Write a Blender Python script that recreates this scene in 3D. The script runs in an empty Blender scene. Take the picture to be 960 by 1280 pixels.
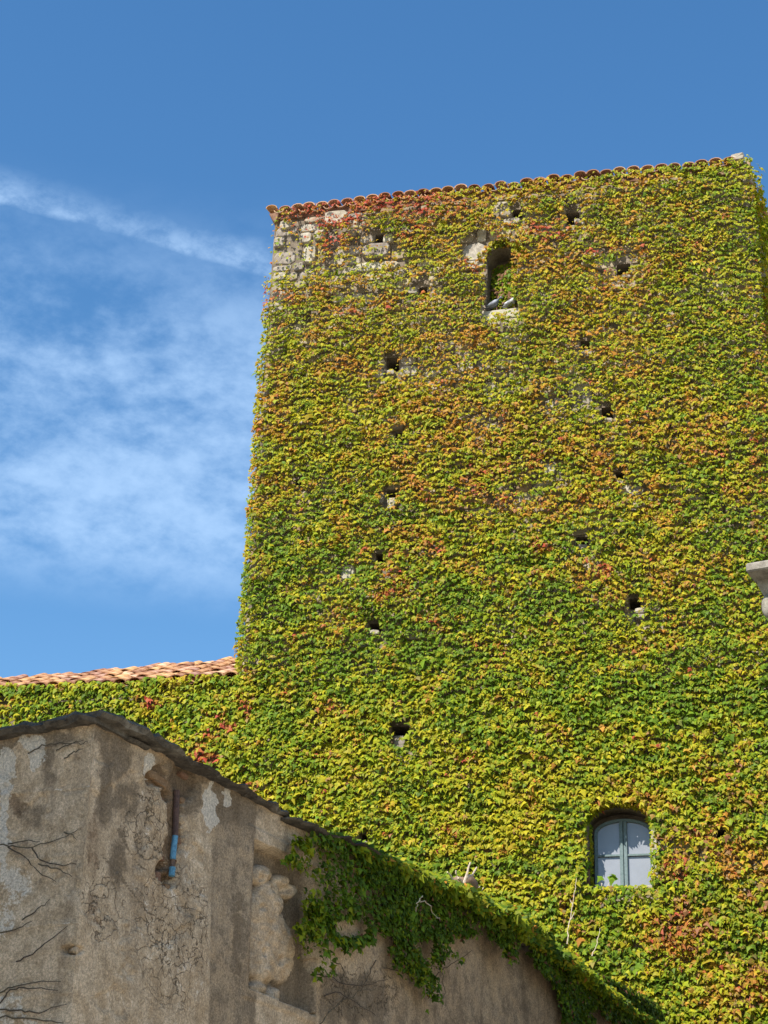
import bpy, bmesh, math, random
import numpy as np
from mathutils import Vector, Matrix
random.seed(7); rng = np.random.default_rng(7)
R = math.radians
S = bpy.context.scene
COL = S.collection

# ------------------------------------------------------------------ camera
F = 2200.0; W, H = 960, 1280
PITCH, ROLL = R(26.5), R(2.24)
CAMZ = 1.6
cam_d = bpy.data.cameras.new('camera'); cam = bpy.data.objects.new('camera', cam_d); COL.objects.link(cam)
cam_d.sensor_width = 36.0; cam_d.sensor_fit = 'AUTO'; cam_d.lens = F / H * 36.0
cam_d.clip_start = 0.1; cam_d.clip_end = 3000
CM = Matrix.Rotation(math.pi/2 + PITCH, 4, 'X') @ Matrix.Rotation(ROLL, 4, 'Z')
cam.matrix_world = Matrix.Translation((0, 0, CAMZ)) @ CM
S.camera = cam
CR = np.array(CM.to_3x3())
CAM = np.array([0, 0, CAMZ])

# ------------------------------------------------------------------ light
SUN_AZ, SUN_EL = R(-141), R(46)
sun_dir = Vector((math.sin(SUN_AZ)*math.cos(SUN_EL), math.cos(SUN_AZ)*math.cos(SUN_EL), math.sin(SUN_EL)))
sd = bpy.data.lights.new('sun', 'SUN'); sd.energy = 5.0; sd.angle = R(0.5); sd.color = (1.0, 0.95, 0.86)
so = bpy.data.objects.new('sun', sd); COL.objects.link(so); so.rotation_euler = sun_dir.to_track_quat('Z', 'Y').to_euler()
S.view_settings.view_transform = 'Standard'; S.view_settings.look = 'None'
S.view_settings.exposure = 0.8; S.view_settings.gamma = 1.0
S.render.resolution_x, S.render.resolution_y = 768, 1024

# ------------------------------------------------------------------ projection helpers (used to read positions off the photograph)
def ray(px, py):
    px = np.asarray(px, float); py = np.asarray(py, float)
    d = np.stack([(px-480)/F, -(py-640)/F, -np.ones_like(px)], -1) @ CR.T
    return d / np.linalg.norm(d, axis=-1, keepdims=True)
def project(P):
    q = (np.asarray(P, float) - CAM) @ CR
    return 480 + F*q[..., 0]/-q[..., 2], 640 - F*q[..., 1]/-q[..., 2]
def azdir(a):
    return np.array([math.sin(R(a)), math.cos(R(a)), 0.0])
class Plane:
    """P = O + u*U + v*V + h*N"""
    def __init__(s, O, U, V, N):
        s.O, s.U, s.V, s.N = map(lambda a: np.array(a, float), (O, U, V, N))
        s.N /= np.linalg.norm(s.N)
    def uv(s, px, py, h=0.0):
        d = ray(px, py); O = s.O + h*s.N
        t = ((O-CAM) @ s.N) / (d @ s.N)
        P = CAM + d*t[..., None] - O
        M = np.stack([s.U, s.V], 1)
        sol = np.linalg.pinv(M) @ P.reshape(-1, 3).T
        r = sol.T.reshape(P.shape[:-1]+(2,))
        return r[..., 0], r[..., 1]
    def P(s, u, v, h=0.0):
        u, v, h = np.broadcast_arrays(np.asarray(u, float), np.asarray(v, float), np.asarray(h, float))
        return s.O + u[..., None]*s.U + v[..., None]*s.V + h[..., None]*s.N
    def mat(s, u, v, h=0.0):
        p = s.P(u, v, h)
        return Matrix(((s.U[0], s.V[0], s.N[0], p[0]), (s.U[1], s.V[1], s.N[1], p[1]), (s.U[2], s.V[2], s.N[2], p[2]), (0, 0, 0, 1)))

# numpy value noise
def _hash(ix, iy, seed):
    n = (ix.astype(np.int64)*374761393 + iy.astype(np.int64)*668265263 + seed*1442695041) & 0x7fffffff
    n = ((n ^ (n >> 13)) * 1274126177) & 0x7fffffff
    return ((n ^ (n >> 16)) & 0xffff) / 65535.0
def vnoise(x, y, seed=0):
    x = np.asarray(x, float); y = np.asarray(y, float)
    ix = np.floor(x); iy = np.floor(y); fx = x-ix; fy = y-iy
    fx = fx*fx*(3-2*fx); fy = fy*fy*(3-2*fy)
    a = _hash(ix, iy, seed); b = _hash(ix+1, iy, seed); c = _hash(ix, iy+1, seed); d = _hash(ix+1, iy+1, seed)
    return (a*(1-fx)+b*fx)*(1-fy) + (c*(1-fx)+d*fx)*fy
def fbm(x, y, seed=0, oct=4):
    s = 0; a = 0.5; t = 0
    for i in range(oct):
        s = s + a*vnoise(x*2**i, y*2**i, seed+i*17); t += a; a *= 0.55
    return s/t
def sstep(a, b, x):
    t = np.clip((x-a)/(b-a), 0, 1); return t*t*(3-2*t)
def in_poly(px, py, poly):
    px = np.asarray(px); py = np.asarray(py); ins = np.zeros(px.shape, bool); n = len(poly)
    for i in range(n):
        x1, y1 = poly[i]; x2, y2 = poly[(i+1) % n]
        if y1 == y2: continue
        c = ((y1 > py) != (y2 > py)) & (px < (x2-x1)*(py-y1)/(y2-y1)+x1)
        ins ^= c
    return ins

# ------------------------------------------------------------------ node helpers
class NT:
    def __init__(s, tree): s.t = tree; tree.nodes.clear()
    def n(s, typ, **kw):
        nd = s.t.nodes.new(typ)
        for k, v in kw.items():
            if k[0] == 'i' and k[1:].isdigit(): nd.inputs[int(k[1:])].default_value = v
            elif k in nd.inputs.keys() and not hasattr(nd, k): nd.inputs[k].default_value = v
            else: setattr(nd, k, v)
        return nd
    def l(s, a, b): s.t.links.new(a, b)
    def val(s, sock, v):
        if isinstance(v, bpy.types.NodeSocket): s.l(v, sock)
        else: sock.default_value = v
    def math(s, op, a, b=0.0, c=None, clamp=False):
        nd = s.t.nodes.new('ShaderNodeMath'); nd.operation = op; nd.use_clamp = clamp
        s.val(nd.inputs[0], a); s.val(nd.inputs[1], b)
        if c is not None: s.val(nd.inputs[2], c)
        return nd.outputs[0]
    def mix(s, f, a, b, blend='MIX'):
        nd = s.t.nodes.new('ShaderNodeMix'); nd.data_type = 'RGBA'; nd.blend_type = blend
        s.val(nd.inputs[0], f)
        for sock, v in ((nd.inputs[6], a), (nd.inputs[7], b)):
            if isinstance(v, bpy.types.NodeSocket): s.l(v, sock)
            else: sock.default_value = (*v[:3], 1)
        return nd.outputs[2]
    def noise(s, vec, scale, detail=4, rough=0.6, dist=0.0):
        nd = s.t.nodes.new('ShaderNodeTexNoise'); nd.inputs['Scale'].default_value = scale
        nd.inputs['Detail'].default_value = detail; nd.inputs['Roughness'].default_value = rough
        nd.inputs['Distortion'].default_value = dist
        if vec is not None: s.l(vec, nd.inputs['Vector'])
        return nd.outputs[0]
    def ramp(s, f, a, b):
        nd = s.t.nodes.new('ShaderNodeMapRange'); nd.interpolation_type = 'SMOOTHSTEP'
        s.val(nd.inputs[0], f); nd.inputs[1].default_value = a; nd.inputs[2].default_value = b
        return nd.outputs[0]
def new_mat(name):
    m = bpy.data.materials.new(name); m.use_nodes = True; t = NT(m.node_tree)
    out = t.n('ShaderNodeOutputMaterial'); bs = t.n('ShaderNodeBsdfPrincipled')
    t.l(bs.outputs[0], out.inputs[0]); bs.inputs['Roughness'].default_value = 0.85
    bs.inputs['Specular IOR Level'].default_value = 0.25
    return m, t, bs, out
def bump(t, bs, h, strength=0.5, dist=0.02):
    b = t.n('ShaderNodeBump'); b.inputs['Strength'].default_value = strength; b.inputs['Distance'].default_value = dist
    t.l(h, b.inputs['Height']); t.l(b.outputs[0], bs.inputs['Normal'])
def speck_mat(name, c1, c2, scale=6, rough=0.85, bumps=0.4, use_attr=None, rnd=0.25, dist=0.015, dark=None):
    """two-tone rough material; optional per-object brightness or a colour attribute"""
    m, t, bs, out = new_mat(name)
    tc = t.n('ShaderNodeTexCoord'); v = tc.outputs['Object']
    if use_attr:
        geo = t.n('ShaderNodeNewGeometry'); v = geo.outputs['Position']
    n1 = t.noise(v, scale, 6, 0.65); n2 = t.noise(v, scale*7, 4, 0.7)
    f = t.ramp(t.math('ADD', t.math('MULTIPLY', n1, 0.65), t.math('MULTIPLY', n2, 0.35)), 0.38, 0.62)
    col = t.mix(f, c1, c2)
    if use_attr:
        at = t.n('ShaderNodeAttribute'); at.attribute_name = use_attr
        col = t.mix(1.0, col, at.outputs['Color'], 'MULTIPLY')
    else:
        oi = t.n('ShaderNodeObjectInfo')
        k = t.math('ADD', t.math('MULTIPLY', oi.outputs['Random'], rnd*2), 1-rnd)
        hs = t.n('ShaderNodeHueSaturation'); t.l(col, hs.inputs['Color']); t.l(k, hs.inputs['Value'])
        t.l(t.math('ADD', t.math('MULTIPLY', oi.outputs['Random'], 0.03), 0.485), hs.inputs['Hue'])
        col = hs.outputs[0]
    if dark:
        nd = t.noise(v, scale*0.5, 5, 0.7)
        col = t.mix(t.ramp(nd, 0.55, 0.7), col, dark)
    t.l(col, bs.inputs['Base Color']); bs.inputs['Roughness'].default_value = rough
    bump(t, bs, t.math('ADD', n1, t.math('MULTIPLY', n2, 0.5)), bumps, dist)
    return m

# ------------------------------------------------------------------ world: Nishita sky, thin cirrus and a drifting contrail
w = bpy.data.worlds.new('World'); S.world = w; w.use_nodes = True
t = NT(w.node_tree)
sky = t.n('ShaderNodeTexSky'); sky.sky_type = 'NISHITA'; sky.sun_disc = False
sky.sun_elevation = SUN_EL; sky.sun_rotation = SUN_AZ % (2*math.pi)
sky.altitude = 200; sky.air_density = 1.25; sky.dust_density = 0.25; sky.ozone_density = 2.5
tc = t.n('ShaderNodeTexCoord'); d = tc.outputs['Generated']
hs = t.n('ShaderNodeHueSaturation'); hs.inputs['Saturation'].default_value = 1.27; hs.inputs['Value'].default_value = 1.0
t.l(sky.outputs[0], hs.inputs['Color'])
sx = t.n('ShaderNodeSeparateXYZ'); t.l(d, sx.inputs[0])
# cirrus sheet in a band above the horizon
band = t.math('MULTIPLY', t.ramp(sx.outputs[2], 0.380, 0.425), t.math('SUBTRACT', 1.0, t.ramp(sx.outputs[2], 0.50, 0.60)))
mp = t.n('ShaderNodeMapping'); t.l(d, mp.inputs[0]); mp.inputs['Rotation'].default_value = (0, R(-25), 0); mp.inputs['Scale'].default_value = (1.0, 1.0, 1.7)
mp.inputs['Location'].default_value = (0.33, 0.1, 0.2)
c1 = t.noise(mp.outputs[0], 6.5, 6, 0.52, 0.25); c2 = t.noise(mp.outputs[0], 38, 5, 0.62)
cir = t.math('MULTIPLY', t.ramp(t.math('ADD', t.math('MULTIPLY', c1, 0.62), t.math('MULTIPLY', c2, 0.38)), 0.37, 0.66), band)
cir2 = t.math('MULTIPLY', cir, 0.62)
# contrail: a great circle through two sighted directions
a_, b_ = ray(0, 249), ray(328, 338)
m_ = np.cross(a_, b_); m_ /= np.linalg.norm(m_)
if m_[2] < 0: m_ = -m_
dt = t.n('ShaderNodeVectorMath'); dt.operation = 'DOT_PRODUCT'; t.l(d, dt.inputs[0]); dt.inputs[1].default_value = tuple(m_)
wob = t.noise(d, 14, 6, 0.55)
off = t.math('ADD', dt.outputs['Value'], t.math('MULTIPLY', t.math('SUBTRACT', wob, 0.5), 0.010))
low = t.ramp(off, -0.0050, 0.001); up = t.math('SUBTRACT', 1.0, t.ramp(off, 0.000, 0.022))
al = np.cross(m_, a_)
dl = t.n('ShaderNodeVectorMath'); dl.operation = 'DOT_PRODUCT'; t.l(d, dl.inputs[0]); dl.inputs[1].default_value = tuple(b_)
wisps = t.ramp(t.noise(mp.outputs[0], 48, 6, 0.65), 0.3, 0.7)
trail = t.math('MULTIPLY', t.math('MULTIPLY', low, up), t.math('ADD', t.math('MULTIPLY', wisps, 0.8), 0.24))
trail = t.math('MULTIPLY', trail, t.math('ADD', 0.25, t.math('MULTIPLY', t.ramp(t.noise(d, 9, 2, 0.5), 0.3, 0.6), 0.55)))
trail = t.math('MULTIPLY', trail, t.math('SUBTRACT', 1.05, t.math('MULTIPLY', t.ramp(dl.outputs['Value'], 0.9895, 0.9999), 0.35)))
cl = t.math('MAXIMUM', cir2, trail)
CLOUD = (3.3, 4.7, 6.6)
colr = t.mix(cl, hs.outputs[0], CLOUD)
bg = t.n('ShaderNodeBackground'); bg.inputs[1].default_value = 0.106; t.l(colr, bg.inputs[0])
wo = t.n('ShaderNodeOutputWorld'); t.l(bg.outputs[0], wo.inputs[0])

# ------------------------------------------------------------------ object helpers
def link(name, me, parent=None, mat=None, mw=None):
    o = bpy.data.objects.new(name, me); COL.objects.link(o)
    if mat and me is not None and not me.materials: me.materials.append(mat)
    if mw is not None: o.matrix_world = mw
    if parent: o.parent = parent
    return o
def tag(o, label=None, cat=None, group=None, kind=None):
    if label: o['label'] = label
    if cat: o['category'] = cat
    if group: o['group'] = group
    if kind: o['kind'] = kind
    return o
def empty(name, loc=(0, 0, 0)):
    o = bpy.data.objects.new(name, None); COL.objects.link(o); o.location = loc; o.empty_display_size = 0.2
    return o
def wparent(o, root):     # parent while the child keeps its world placement (root is unrotated)
    o.parent = root; o.matrix_parent_inverse = Matrix.Translation(-Vector(root.location)); return o
def mesh_np(name, V, Fc, cols=None, smooth=False, attr='Col'):
    """V (n,3); Fc (m,k) with k 3 or 4"""
    me = bpy.data.meshes.new(name); V = np.asarray(V, np.float32); Fc = np.asarray(Fc, np.int32)
    m, k = Fc.shape
    me.vertices.add(len(V)); me.vertices.foreach_set('co', V.ravel())
    me.loops.add(m*k); me.loops.foreach_set('vertex_index', Fc.ravel())
    me.polygons.add(m); me.polygons.foreach_set('loop_start', np.arange(0, m*k, k, dtype=np.int32))
    me.polygons.foreach_set('loop_total', np.full(m, k, np.int32))
    me.polygons.foreach_set('use_smooth', np.full(m, smooth, bool))
    me.update(calc_edges=True)
    if cols is not None:
        a = me.color_attributes.new(attr, 'FLOAT_COLOR', 'POINT')
        c = np.ones((len(V), 4), np.float32); c[:, :cols.shape[1]] = cols
        a.data.foreach_set('color', c.ravel())
    return me
def mesh_py(name, V, Fs, smooth=False):
    me = bpy.data.meshes.new(name); me.from_pydata([tuple(map(float, v)) for v in V], [], [tuple(f) for f in Fs])
    if smooth:
        for p in me.polygons: p.use_smooth = True
    me.update(); return me
def box_vf(P8):
    return P8, [(0, 3, 2, 1), (4, 5, 6, 7), (0, 1, 5, 4), (1, 2, 6, 5), (2, 3, 7, 6), (3, 0, 4, 7)]
def pbox(pl, u0, u1, v0, v1, h0, h1):
    c = [(u0, v0), (u1, v0), (u1, v1), (u0, v1)]
    return [pl.P(u, v, h) for h in (h0, h1) for u, v in c]
class MB:
    def __init__(s): s.V = []; s.F = []
    def add(s, V, Fs):
        k = len(s.V); s.V += [tuple(map(float, v)) for v in V]; s.F += [tuple(i+k for i in f) for f in Fs]; return s
    def box(s, pl, *a): return s.add(*box_vf(pbox(pl, *a)))
    def build(s, name, mat, parent=None, smooth=False, bevel=0):
        me = mesh_py(name, s.V, s.F, smooth)
        bm = bmesh.new(); bm.from_mesh(me); bmesh.ops.recalc_face_normals(bm, faces=bm.faces)
        if bevel:
            bmesh.ops.bevel(bm, geom=bm.edges[:], offset=bevel, segments=1, affect='EDGES')
        bm.to_mesh(me); bm.free()
        o = link(name, me, None, mat)
        if parent: wparent(o, parent)
        return o
def tube_vf(pts, rad, n=6):
    V = []; Fs = []; pts = [Vector(p) for p in pts]
    for i, p in enumerate(pts):
        d = (pts[min(i+1, len(pts)-1)] - pts[max(i-1, 0)]).normalized()
        a = d.orthogonal().normalized(); b = d.cross(a)
        r = rad[i] if hasattr(rad, '__len__') else rad
        for k in range(n):
            th = 2*math.pi*k/n; V.append(p + (a*math.cos(th) + b*math.sin(th))*r)
    for i in range(len(pts)-1):
        for k in range(n):
            Fs.append((i*n+k, i*n+(k+1) % n, (i+1)*n+(k+1) % n, (i+1)*n+k))
    Fs.append(tuple(range(n-1, -1, -1))); Fs.append(tuple((len(pts)-1)*n+k for k in range(n)))
    return V, Fs

# ------------------------------------------------------------------ planes of the place
AZF = 14.4
Dp = 26.0
front = Plane(azdir(AZF)*Dp, azdir(AZF+90), (0, 0, 1), -azdir(AZF))       # tower front, u to the right, v = height
uL = float(front.uv(343, 290)[0]); uR = float(front.uv(933, 196)[0])
vTopL = float(front.uv(338, 262)[1])-.13; vTopR = float(front.uv(933, 200)[1])-.07
VTOP = (vTopL+vTopR)/2
AZS = 19.5
side = Plane(front.P(uR, 0), azdir(AZS), (0, 0, 1), azdir(AZS+90))        # tower right side wall, u going back
# near plastered building
HZ_ELEV = ray(120, 893)
D1 = 12.4
Zc = CAMZ + D1*HZ_ELEV[2]/math.hypot(HZ_ELEV[0], HZ_ELEV[1])
cor = CAM + HZ_ELEV*(D1/math.hypot(HZ_ELEV[0], HZ_ELEV[1]))
LEAN = np.array([-0.028, 0, 1.0])
AZR, AZL = 29.5, -63.0
nr = np.cross(azdir(AZR), LEAN); nr = nr if nr @ azdir(AZR+90) > 0 else -nr
rface = Plane(cor - LEAN*Zc, azdir(AZR), LEAN, nr)                        # right face: u going away, v = height
nl = np.cross(azdir(AZL), LEAN); nl = nl if nl @ azdir(AZL-90) > 0 else -nl
lface = Plane(cor - LEAN*Zc, azdir(AZL), LEAN, nl)                        # left face: u going left

print('tower u', uL, uR, 'top', vTopL, vTopR, 'near wall top', Zc, 'rface end u at 800:', rface.uv(800, 1249), 'end', rface.P(*[float(q) for q in rface.uv(800, 1249)]), front.P(*[float(q) for q in front.uv(800, 1249)]))

# ------------------------------------------------------------------ materials
M = {}
M['ground'] = speck_mat('ground_paving', (0.30, 0.26, 0.20), (0.42, 0.37, 0.29), 1.5, 0.9, 0.3)
M['mortar'] = speck_mat('lime_mortar', (0.13, 0.105, 0.075), (0.25, 0.21, 0.155), 5, 0.95, 0.7)
M['stone'] = speck_mat('rubble_stone', (0.19, 0.16, 0.13), (0.37, 0.325, 0.27), 9, 0.9, 0.6, rnd=0.22, dark=(0.26, 0.22, 0.165))
M['stone_attr'] = speck_mat('rubble_stone_mixed', (0.45, 0.41, 0.35), (0.78, 0.72, 0.63), 6, 0.9, 0.6, use_attr='Col')
M['dressed'] = speck_mat('dressed_stone', (0.27, 0.235, 0.18), (0.44, 0.395, 0.315), 14, 0.9, 0.6, rnd=0.14, dark=(.30, .25, .18))
M['greystone'] = speck_mat('grey_cornice_stone', (0.17, 0.155, 0.125), (0.31, 0.285, 0.235), 9, 0.9, 0.6, rnd=0.05, dark=(0.22, 0.21, 0.18))
M['tile'] = speck_mat('terracotta_tile', (0.33, 0.15, 0.09), (0.52, 0.33, 0.22), 7, 0.9, 0.4, rnd=0.3, dark=(0.40, 0.35, 0.26))
M['tile_pale'] = speck_mat('sunbleached_tile', (0.32, 0.14, 0.065), (0.44, 0.25, 0.13), 7, 0.9, 0.4, rnd=0.38, dark=(0.50, 0.38, 0.25))
M['slate'] = speck_mat('dark_coping_slate', (0.045, 0.038, 0.032), (0.12, 0.10, 0.08), 8, 0.9, 0.8, rnd=0.3, dark=(0.21, 0.19, 0.16))
M['brick'] = speck_mat('old_brick', (0.15, 0.08, 0.045), (0.27, 0.16, 0.10), 12, 0.95, 0.8, rnd=0.2)
M['wood_dark'] = speck_mat('woody_stem', (0.06, 0.045, 0.032), (0.12, 0.09, 0.06), 30, 0.9, 0.3)
M['wood_pale'] = speck_mat('dry_branch', (0.45, 0.36, 0.25), (0.62, 0.52, 0.38), 30, 0.9, 0.3)
M['frame'] = speck_mat('grey_green_paint', (0.10, 0.145, 0.145), (0.15, 0.20, 0.20), 30, 0.55, 0.15, rnd=0.03)
M['rust'] = speck_mat('rusty_pipe', (0.07, 0.045, 0.04), (0.15, 0.09, 0.07), 30, 0.8, 0.3)
M['blue'] = speck_mat('blue_paint', (0.06, 0.16, 0.25), (0.12, 0.31, 0.44), 40, 0.6, 0.3, dark=(.10, .11, .12))
M['render'] = speck_mat('pale_house_render', (0.42, 0.38, 0.30), (0.52, 0.47, 0.38), 2, 0.9, 0.2)
m, t, bs, out = new_mat('pigeon_feathers')
at = t.n('ShaderNodeAttribute'); at.attribute_name = 'Col'; t.l(at.outputs['Color'], bs.inputs['Base Color']); bs.inputs['Roughness'].default_value = 0.6
M['pigeon'] = m
m, t, bs, out = new_mat('pale_glass')
tcn = t.n('ShaderNodeTexCoord'); nn = t.noise(tcn.outputs['Object'], 3, 4, 0.6)
t.l(t.mix(nn, (0.19, 0.20, 0.225), (0.29, 0.305, 0.335)), bs.inputs['Base Color'])  # mottled pale grey-blue set as the pane's base colour
bs.inputs['Roughness'].default_value = 0.12; bs.inputs['Specular IOR Level'].default_value = 0.6
M['glass'] = m
def leaf_mat(name, trans=0.38):
    m, t, bs, out = new_mat(name)
    at = t.n('ShaderNodeAttribute'); at.attribute_name = 'Col'
    geo = t.n('ShaderNodeNewGeometry')
    nn = t.noise(geo.outputs['Position'], 45, 3, 0.6)
    c = t.mix(1.0, at.outputs['Color'], t.mix(nn, (0.7, 0.72, 0.7), (1.25, 1.22, 1.2)), 'MULTIPLY')
    t.l(c, bs.inputs['Base Color']); bs.inputs['Roughness'].default_value = 0.55; bs.inputs['Specular IOR Level'].default_value = 0.18
    tr = t.n('ShaderNodeBsdfTranslucent'); t.l(t.mix(1.0, c, (1.1, 1.15, 0.55), 'MULTIPLY'), tr.inputs[0])
    mx = t.n('ShaderNodeMixShader'); mx.inputs[0].default_value = trans
    t.l(bs.outputs[0], mx.inputs[1]); t.l(tr.outputs[0], mx.inputs[2]); t.l(mx.outputs[0], out.inputs[0])
    return m
M['leaf'] = leaf_mat('creeper_leaf')
M['leaf_single'] = leaf_mat('creeper_leaf_single')

# plaster: mask attribute (R white lime, G dark algae, painted panel shade and broad darkening, B brown/bare, A cracked)
def plaster_mat(name, base1, base2):
    m, t, bs, out = new_mat(name)
    geo = t.n('ShaderNodeNewGeometry'); P = geo.outputs['Position']
    at = t.n('ShaderNodeAttribute'); at.attribute_name = 'Mask'
    sp = t.n('ShaderNodeSeparateColor'); t.l(at.outputs['Color'], sp.inputs[0])
    big = t.noise(P, 1.1, 6, 0.65, 0.4); mid = t.noise(P, 7, 6, 0.7); fine = t.noise(P, 55, 4, 0.75); grit = t.noise(P, 150, 3, 0.8)
    mpn = t.n('ShaderNodeMapping'); t.l(P, mpn.inputs[0]); mpn.inputs['Scale'].default_value = (1, 1, 0.16)
    streak = t.noise(mpn.outputs[0], 4.5, 5, 0.65)
    col = t.mix(t.ramp(mid, 0.35, 0.65), base1, base2)
    col = t.mix(t.math('MULTIPLY', t.ramp(big, 0.42, 0.68), 0.45), col, (0.38, 0.25, 0.14))
    col = t.mix(t.math('MULTIPLY', t.ramp(streak, 0.48, 0.72), 0.5), col, (0.16, 0.12, 0.085))
    col = t.mix(t.math('MULTIPLY', t.ramp(t.math('ADD', sp.outputs[2], t.math('MULTIPLY', t.math('SUBTRACT', mid, 0.5), 1.2)), 0.35, 0.6), 0.8), col, (0.17, 0.105, 0.06))
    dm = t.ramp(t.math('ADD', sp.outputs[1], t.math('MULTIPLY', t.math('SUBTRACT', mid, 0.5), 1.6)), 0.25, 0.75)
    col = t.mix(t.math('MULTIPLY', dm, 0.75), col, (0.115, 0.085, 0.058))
    wm = t.ramp(t.math('ADD', t.math('ADD', sp.outputs[0], t.math('MULTIPLY', t.math('SUBTRACT', mid, 0.5), 1.3)), t.math('MULTIPLY', t.math('SUBTRACT', fine, 0.5), 0.7)), 0.45, 0.62)
    col = t.mix(t.math('MULTIPLY', wm, 0.75), col, (0.60, 0.55, 0.48))
    # hairline cracks
    vo = t.n('ShaderNodeTexVoronoi'); vo.feature = 'DISTANCE_TO_EDGE'; vo.inputs['Scale'].default_value = 6.0
    wv = t.n('ShaderNodeVectorMath'); wv.operation = 'ADD'; t.l(P, wv.inputs[0])
    nz = t.n('ShaderNodeTexNoise'); nz.inputs['Scale'].default_value = 5; nz.inputs['Detail'].default_value = 5; t.l(P, nz.inputs['Vector'])
    sc = t.n('ShaderNodeVectorMath'); sc.operation = 'SCALE'; t.l(nz.outputs['Color'], sc.inputs[0]); sc.inputs['Scale'].default_value = 0.45
    t.l(sc.outputs[0], wv.inputs[1]); t.l(wv.outputs[0], vo.inputs['Vector'])
    crack = t.math('SUBTRACT', 1.0, t.ramp(vo.outputs[0], 0.006, 0.035))
    crack = t.math('MULTIPLY', crack, t.ramp(t.math('ADD', t.math('MULTIPLY', at.outputs['Alpha'], 0.8), t.math('MULTIPLY', t.math('SUBTRACT', mid, 0.5), 0.6)), 0.25, 0.6))
    col = t.mix(t.math('MULTIPLY', crack, 0.8), col, (0.06, 0.045, 0.03))
    col = t.mix(1.0, col, t.mix(t.ramp(fine, 0.3, 0.7), (0.66, 0.65, 0.64), (1.38, 1.36, 1.34)), 'MULTIPLY')
    col = t.mix(1.0, col, t.mix(t.ramp(grit, 0.3, 0.7), (0.74, 0.73, 0.72), (1.28, 1.26, 1.25)), 'MULTIPLY')
    t.l(col, bs.inputs['Base Color']); bs.inputs['Roughness'].default_value = 0.95; bs.inputs['Specular IOR Level'].default_value = 0.1
    hgt = t.math('ADD', t.math('MULTIPLY', mid, 0.6), t.math('ADD', t.math('MULTIPLY', fine, 0.5), t.math('MULTIPLY', grit, 0.25)))
    hgt = t.math('SUBTRACT', hgt, t.math('MULTIPLY', crack, 0.5))
    bump(t, bs, hgt, 0.8, 0.02)
    return m
M['plaster'] = plaster_mat('weathered_plaster', (0.41, 0.305, 0.20), (0.60, 0.47, 0.335))

# ------------------------------------------------------------------ ground
gm = MB(); G = 900
gm.add([(-G, -G, 0), (G, -G, 0), (G, G, 0), (-G, G, 0)], [(0, 1, 2, 3)])
tag(gm.build('ground', M['ground']), kind='structure')

# ------------------------------------------------------------------ the tower
def at_foot(pl, u): p = pl.P(u, 0); return (float(p[0]), float(p[1]), 0)
tower = empty('stone_tower', at_foot(front, (uL+uR)/2))
tag(tower, 'tall rubble stone tower smothered in autumn creeper, with a tiled eave and putlog holes', 'tower')

# openings, given as picture rectangles (x0,y0,x1,y1)
HOLES = [(469, 293, 479, 308), (708, 266, 724, 281), (641, 262, 653, 273), (771, 330, 788, 346), (524, 359, 534, 370),
         (483, 447, 499, 465), (726, 426, 740, 438), (752, 509, 766, 525), (494, 541, 508, 554), (483, 613, 498, 622),
         (768, 590, 780, 602), (370, 600, 382, 606), (720, 671, 735, 682), (470, 692, 482, 706), (787, 748, 801, 762),
         (462, 779, 477, 790), (490, 908, 512, 920), (452, 1043, 462, 1053), (896, 1038, 906, 1050)]
def rect_uv(x0, y0, x1, y1):
    uc, vc = front.uv(np.array([x0, x1, x1, x0]), np.array([y0, y0, y1, y1]))
    return [float((uc[0]+uc[3])/2), float((uc[1]+uc[2])/2), float((vc[2]+vc[3])/2), float((vc[0]+vc[1])/2)]
hole_uv = [rect_uv(*h) for h in HOLES]
NICHE = rect_uv(609, 311, 646, 393); WIN = rect_uv(737, 1010, 815, 1111)
print('niche', NICHE, 'win', WIN)
ops = [(r, 0.45) for r in hole_uv] + [(NICHE, 0.42), (WIN, 0.34)]
# wall outline extends from the left wing's far end to the right corner; lower band is shared with the wing
vWing = float(front.uv(290, 852)[1])
uFar = float(front.uv(-160, 860)[0])
def wall_with_openings(pl, u0, u1, v0, v1, ops, name, mat, parent, h=0.0):
    us = sorted({u0, u1, *[r[0] for r, _ in ops], *[r[1] for r, _ in ops]}); vs = sorted({v0, v1, *[r[2] for r, _ in ops], *[r[3] for r, _ in ops]})
    mb = MB()
    V = [pl.P(u, v, h) for v in vs for u in us]; Fs = []
    nu = len(us)
    for j in range(len(vs)-1):
        for i in range(nu-1):
            uc, vc = (us[i]+us[i+1])/2, (vs[j]+vs[j+1])/2
            if any(r[0] < uc < r[1] and r[2] < vc < r[3] for r, _ in ops): continue
            Fs.append((j*nu+i, j*nu+i+1, (j+1)*nu+i+1, (j+1)*nu+i))
    mb.add(V, Fs)
    for r, dep in ops:
        a, b, c, d_ = r
        P = [pl.P(*q, hh) for hh in (h, h-dep) for q in ((a, c), (b, c), (b, d_), (a, d_))]
        mb.add(P, [(0, 4, 5, 1), (1, 5, 6, 2), (2, 6, 7, 3), (3, 7, 4, 0), (4, 7, 6, 5)])
    return mb
mb = wall_with_openings(front, uL, uR, 0, VTOP, ops, 'wall', M['mortar'], tower)
# side and remaining walls
TD = 7.5
pA = side.P(0, 0); pB = side.P(TD, 0); pC = front.P(uL, 0, -TD); pD = front.P(uL, 0)
for p, q in ((pA, pB), (pB, pC), (pC, pD)):
    mb.add([p, q, q+np.array([0, 0, VTOP]), p+np.array([0, 0, VTOP])], [(0, 1, 2, 3)])
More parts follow.
